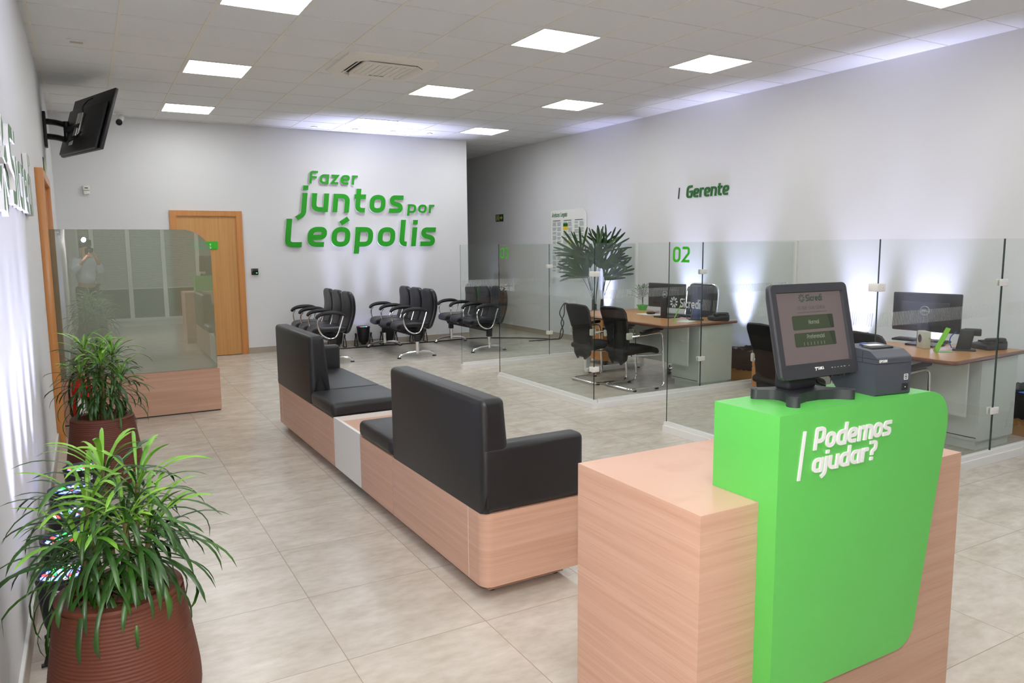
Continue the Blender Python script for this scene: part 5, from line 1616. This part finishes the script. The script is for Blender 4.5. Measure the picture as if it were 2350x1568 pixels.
# each fan: sideways offset, height, depth offset, direction it opens to, half spread, leaflet length
for (sx, hz, sd_, a0, spr, Lf, st_i) in ((.02, 1.47, -.05, 92, 66, .42, 0), (.17, 1.52, .05, 66, 55, .40, 1), (-.24, 1.46, -.08, 132, 50, .43, 0), (-.18, 1.36, .06, 160, 38, .38, 2), (-.25, 1.17, -.12, 150, 46, .36, 0),
                                     (.20, 1.36, -.14, 22, 46, .34, 1), (.27, 1.14, -.06, 48, 44, .40, 1), (.06, 1.26, -.16, 80, 60, .34, 2), (.12, 1.22, .10, 70, 48, .30, 1), (-.09, 1.26, .08, 112, 42, .32, 0), (.07, 1.60, .12, 85, 62, .30, 2),
                                     (.0, 1.38, -.2, 100, 60, .30, 0), (-.13, 1.12, -.18, 135, 45, .34, 0), (.14, 1.08, -.2, 50, 45, .30, 1)):
    hub = rt * sx * .92 + dp * sd_ + up * (1.36 + (hz - 1.36) * .95)
    b0 = tops[st_i]
    pet.tube(smooth_pts([b0, b0.lerp(hub, .5) + up * .03, hub], 3), .0045, 5)
    tl = rnd.uniform(-.35, .35)
    m = rnd.randint(8, 10)
    for j in range(m):
        an = R(a0 + ((j / (m - 1)) - .5) * 2 * spr + rnd.uniform(-4, 4))
        pr2 = rt * math.cos(an) + up * math.sin(an)
        dd = (pr2 + dp * tl * rnd.uniform(.6, 1.2)).normalized()
        wd = (rt * -math.sin(an) + up * math.cos(an)).normalized()
        wd = (wd + dp * rnd.uniform(-.5, .5)).normalized()
        flat_leaf(fan, hub, dd, wd, Lf * rnd.uniform(.82, 1.05), rnd.uniform(.026, .036), rnd.uniform(0, .35))
wx = XR - 6.62 - .012
fan.v = [(min(x, wx), y, z) for (x, y, z) in fan.v]; pet.v = [(min(x, wx), y, z) for (x, y, z) in pet.v]
tr.build('trunk', M['trunk'], t); pet.build('leaf_stalk', M['palm'], t); fan.build('fan_leaves', M['palm'], t, fix=False)

# ---------------------------------------------------------------- LED uplights on the floor
def par_light(label, loc, rz, lit_dir, power=PAR_POWER, color=(.62, .64, 1.0), text=True, tilt=0.0):
    """black LED can on a double yoke, lens up; wall behind at local -X"""
    t = thing('led_uplight', label, 'uplight', loc, rz, 'black LED uplights along the walls')
    q = MB(); q.lathe([(.0001, .055), (.05, .055), (.075, .075), (.088, .12), (.098, .20), (.104, .285), (.110, .315), (.110, .325), (.100, .325), (.098, .305), (.0001, .305)], 32); q.build('can', M['black'], t, angle=40)
    q = MB(); q.lathe([(.0001, .030), (.04, .030), (.05, .055), (.0001, .055)], 20); q.build('rear_cap', M['black'], t)
    for s in (-1, 1):
        q = MB()
        for e in (-1, 1):
            q.tube([(e * .085, s * .125, .008), (e * .06, s * .128, .09), (e * .012, s * .122, .20)], .009, 6)
        q.tube([(-.10, s * .125, .008), (.10, s * .125, .008)], .008, 6)
        q.build('yoke', M['black'], t)
        q = MB(); q.lathe([(.0001, 0), (.022, 0), (.022, .02), (.0001, .02)], 10, xf=Matrix.Translation((0, s * .118, .20)) @ Matrix.Rotation(R(-90 * s), 4, 'X')); q.build('knob', M['black'], t)
    leds = []
    for ring, cnt in ((0, 1), (.026, 6), (.052, 12), (.078, 18)):
        for k in range(cnt):
            a = 2 * PI * k / max(1, cnt) + ring * 9
            leds.append((ring * math.cos(a), ring * math.sin(a)))
    rnd = random.Random(int(abs(loc[0] * 31 + loc[1] * 17)))
    q = MB()
    for k, (x, y) in enumerate(leds):
        mi = (0, 2, 1, 2, 3, 2)[(k * 5 + rnd.randint(0, 1)) % 6]
        q.lathe([(.0105, .305), (.0105, .311), (.006, .3135), (.0001, .314)], 10, c=(x, y), mi=mi)
    q.build('led_lenses', [M['led_red'], M['led_green'], M['led_blue'], M['led_white']], t, fix=False)
    if text:
        # curved lettering on the side of the can, facing the room (+X of the thing)
        wq = word('PLS', -.045, .045, .262, .024, t=.3, depth=.001, yb=0, wf=1.3)
        for k in range(2): wq.box(-.045, .03, -.001, 0, .246 - k * .010, .250 - k * .010)
        vv = []
        for (x, y, z) in wq.v:
            rr = .0985 + (z - .20) * .07 + .0012 - y
            a = TEXT_DIR + x / rr
            vv.append((rr * math.cos(a), rr * math.sin(a), z))
        wq.v = vv
        wq.build('maker_lettering', M['vinyl'], t, smooth=False)
    ld = bpy.data.lights.new('led_beam', 'SPOT'); ld.energy = power; ld.color = color
    ld.spot_size = R(44); ld.spot_blend = 1.0; ld.shadow_soft_size = .08
    lo = bpy.data.objects.new('led_beam', ld); col.objects.link(lo); lo.parent = t
    lo.location = (0, 0, .335)
    lo.rotation_euler = Vector((lit_dir[0], lit_dir[1], 1.0)).to_track_quat('-Z', 'Y').to_euler()
    return t
TEXT_DIR = R(-90)
nm5 = ('nearest black LED uplight with coloured lenses, directly behind the nearest pot', 'second nearest black LED uplight by the left wall, seen through plant leaves', 'middle black LED uplight of the five by the left wall, seen through leaves',
       'fourth black LED uplight from the front along the left wall', 'farthest black LED uplight by the left wall, just before the farther pot')
for k, (x, y) in enumerate(((-.16, 3.38), (-.16, 3.80), (-.15, 4.16), (-.16, 4.58), (-.10, 5.02))):
    par_light(nm5[k], (x, y, 0), 0, (-.05, 0), PAR_POWER * .5)
nm4 = ('leftmost black LED uplight at the far wall, behind the left row of chairs', 'black LED uplight standing clear between the left and middle chair rows', 'black LED uplight at the far wall behind the middle row of chairs', 'rightmost black LED uplight at the far wall, between middle and right chair rows')
TEXT_DIR = R(-90)
for k, (x, y) in enumerate(((3.40, 11.73), (3.84, 11.73), (4.27, 11.73), (4.80, 11.73))):
    par_light(nm4[k], (x, y, 0), R(90), (-.15, 0), PAR_POWER * .75, text=False)
for k, y in enumerate((9.52, 7.62, 6.68, 5.05, 4.3, 2.55, 1.4)):
    lab = ('black LED uplight behind the palm pot at the right wall, hidden by the desk', 'black LED uplight by the right wall, hidden behind the desk of booth 03', 'black LED uplight by the right wall between desk and waste box of booth 03',
           'black LED uplight by the right wall behind the ticket monitor', 'black LED uplight by the right wall, hidden behind the desk of booth 02', 'black LED uplight by the right wall, just outside the right edge', 'black LED uplight by the right wall, beyond the right edge of the photo')[k]
    if k == 0: par_light(lab, (6.93, y, 0), R(180), (-.15, 0), PAR_POWER * .7, text=False, color=(.56, .56, 1.0))
    else: par_light(lab, (6.93, y, 0), R(180), (-.15, 0), PAR_POWER * .7, text=False)

# ---------------------------------------------------------------- television on its wall arm
TVC = Vector((.111, 9.44, 2.942)); TRZ, TRX = R(-70.2), R(-17.1)
t = thing('wall_television', 'black television on a wall arm, seen from behind below the ceiling', 'television', tuple(TVC), 0)
X = Matrix.Rotation(TRZ, 4, 'Z') @ Matrix.Rotation(TRX, 4, 'X')
q = MB(); W2, H2 = .55, .33
q.rbox(-W2, W2, -.005, .03, -H2, H2, .008, 3, xf=X); q.build('tv_shell', M['black'], t)
q = MB(); q.rbox(-W2 + .05, W2 - .05, -.045, -.004, -H2 + .0, H2 - .14, .02, 3, xf=X); q.build('rear_bulge', M['black'], t)
q = MB(); q.box(-W2 + .015, W2 - .015, .030, .032, -H2 + .02, H2 - .015, xf=X); q.build('screen', M['black_gloss'], t, smooth=False)
q = MB(); q.rbox(-.12, -.04, -.075, -.045, -.16, .10, .006, 2, xf=X); q.rbox(-.03, .0, -.07, -.045, -.16, .10, .004, 2, xf=X); q.build('mount_plate', M['steel'], t)
q = MB(); q.box(-.25, -.15, -.05, -.046, -.24, -.15, xf=X); q.build('paper_label', M['paper'], t, smooth=False)
q = MB()
q.tube([X @ Vector(p) for p in smooth_pts([(-.02, -.06, .10), (-.01, -.08, .16), (.03, -.06, .23), (.12, -.05, .25)])], .007, 6)
q.tube([X @ Vector(p) for p in smooth_pts([(-.06, -.06, -.15), (-.02, -.12, -.22), (.06, -.10, -.20), (.07, -.06, -.12)])], .007, 6)
q.tube([X @ Vector(p) for p in smooth_pts([(-.08, -.06, -.16), (-.1, -.11, -.24), (-.02, -.12, -.25), (.05, -.06, -.16)])], .006, 6)
q.build('cable', M['black'], t)
lx = XL - TVC.x
q = MB(); q.rbox(lx + .0, lx + .03, .36, .50, -.22, .16, .006, 2); q.build('wall_plate', M['black'], t)
q = MB()
for dz in (.06, -.10):
    q.tube(smooth_pts([(lx + .03, .43, dz), (lx + .13, .42, dz - .01), (lx + .22, .36, dz - .04)], 4), .032, 8)
q.build('upper_arm', M['black'], t)
q = MB(); q.lathe([(.0001, -.17), (.03, -.17), (.03, .06), (.0001, .06)], 14, c=(lx + .22, .36))
q.tube([(lx + .22, .36, -.03), (lx + .30, .20, -.03), (-.06, -.02, -.03)], .036, 8); q.build('fore_arm', M['black'], t)
# ---------------------------------------------------------------- the photographer (seen only as a reflection in the film glass)
t = thing('person', 'person in light blue shirt holding a camera, seen reflected in the film glass', 'person', (-.02, -.34, 0), R(-20))
def skin(name, joints, edges, mat, parent, root=0, sub=2):
    me = bpy.data.meshes.new(name)
    me.from_pydata([j[:3] for j in joints], edges, [])
    o = bpy.data.objects.new(name, me); col.objects.link(o); o.parent = parent
    s = o.modifiers.new('skin', 'SKIN'); s.use_smooth_shade = True
    sv = me.skin_vertices[0].data
    for k, j in enumerate(joints):
        r = j[3]; sv[k].radius = r if isinstance(r, tuple) else (r, r)
    sv[root].use_root = True
    ss = o.modifiers.new('sub', 'SUBSURF'); ss.levels = sub; ss.render_levels = sub
    me.materials.append(mat)
    return o
body = skin('body', [(0, 0, .95, (.11, .08)), (0, 0, 1.12, (.11, .08)), (0, 0, 1.32, (.15, .10)), (0, 0, 1.43, (.09, .08)), (0, .02, 1.50, (.055, .055)), (0, .04, 1.58, (.075, .09)), (0, .03, 1.68, (.075, .095)),
    (.17, 0, 1.39, .06), (.24, .06, 1.18, .048), (.13, .23, 1.40, .036), (.075, .20, 1.53, .03),
    (-.17, 0, 1.39, .06), (-.24, .08, 1.18, .048), (-.12, .24, 1.40, .036), (-.03, .23, 1.50, .03),
    (.10, 0, .88, (.09, .09)), (.11, .01, .48, .06), (.11, 0, .09, .045), (.12, .12, .04, .04),
    (-.10, 0, .88, (.09, .09)), (-.11, .01, .48, .06), (-.11, 0, .09, .045), (-.12, .12, .04, .04)],
    [(0, 1), (1, 2), (2, 3), (3, 4), (4, 5), (5, 6), (2, 7), (7, 8), (8, 9), (9, 10), (2, 11), (11, 12), (12, 13), (13, 14), (0, 15), (15, 16), (16, 17), (17, 18), (0, 19), (19, 20), (20, 21), (21, 22)], M['skin'], t)
skin('shirt', [(0, 0, .93, (.185, .145)), (0, 0, 1.14, (.18, .14)), (0, 0, 1.32, (.205, .145)), (0, 0, 1.42, (.125, .11)), (.17, 0, 1.39, .085), (.24, .06, 1.18, .072), (.155, .20, 1.35, .055), (-.17, 0, 1.39, .085), (-.24, .08, 1.18, .072), (-.145, .21, 1.35, .055)],
     [(0, 1), (1, 2), (2, 3), (2, 4), (4, 5), (5, 6), (2, 7), (7, 8), (8, 9)], M['shirt'], t)
skin('trousers', [(0, 0, 1.04, (.17, .135)), (.10, 0, .84, (.12, .12)), (.11, .01, .48, .085), (.11, 0, .10, .075), (-.10, 0, .84, (.12, .12)), (-.11, .01, .48, .085), (-.11, 0, .10, .075)],
     [(0, 1), (1, 2), (2, 3), (0, 4), (4, 5), (5, 6)], M['trousers'], t)
q = MB(); q.lathe([(.0001, .11), (.05, .10), (.085, .06), (.095, .01), (.088, -.04), (.06, -.05)], 20, xf=Matrix.Translation((0, .005, 1.685))); q.build('hair', M['hair'], t)
for s in (-1, 1):
    hx, hy, hz = (.075, .20, 1.53) if s > 0 else (-.03, .235, 1.505)
    for k in range(4):
        q = MB(); y0 = hy + .02; z0 = hz + .035 - k * .02
        q.tube([(hx, hy, z0), (hx - s * .01, y0 + .02, z0 + .003), (hx - s * .035, y0 + .03, z0 + .002), (hx - s * .055, y0 + .02, z0)], [.010, .0095, .009, .007], 8); q.build('finger', M['skin'], t)
    q = MB(); q.tube([(hx, hy - .01, hz - .01), (hx - s * .03, hy - .02, hz - .005), (hx - s * .05, hy - .005, hz)], [.012, .011, .008], 8); q.build('thumb', M['skin'], t)
t2 = thing('photo_camera', 'black camera with flash held by the reflected person', 'camera', (.055, -.135, 1.58), R(-24))
q = MB(); q.rbox(-.07, .07, -.03, .03, -.05, .05, .01, 2); q.rbox(-.03, .03, -.03, .03, .045, .08, .008, 2); q.build('camera_body', M['black'], t2)
q = MB(); q.lathe([(.035, 0), (.037, .05), (.034, .052), (.03, .04), (.0001, .04)], 20, xf=Matrix.Translation((-.005, .028, -.005)) @ Matrix.Rotation(R(-90), 4, 'X')); q.build('lens_barrel', M['black'], t2)
q = MB(); q.rbox(-.035, .035, -.025, .035, .085, .20, .008, 2); q.build('flash_head', M['black'], t2)
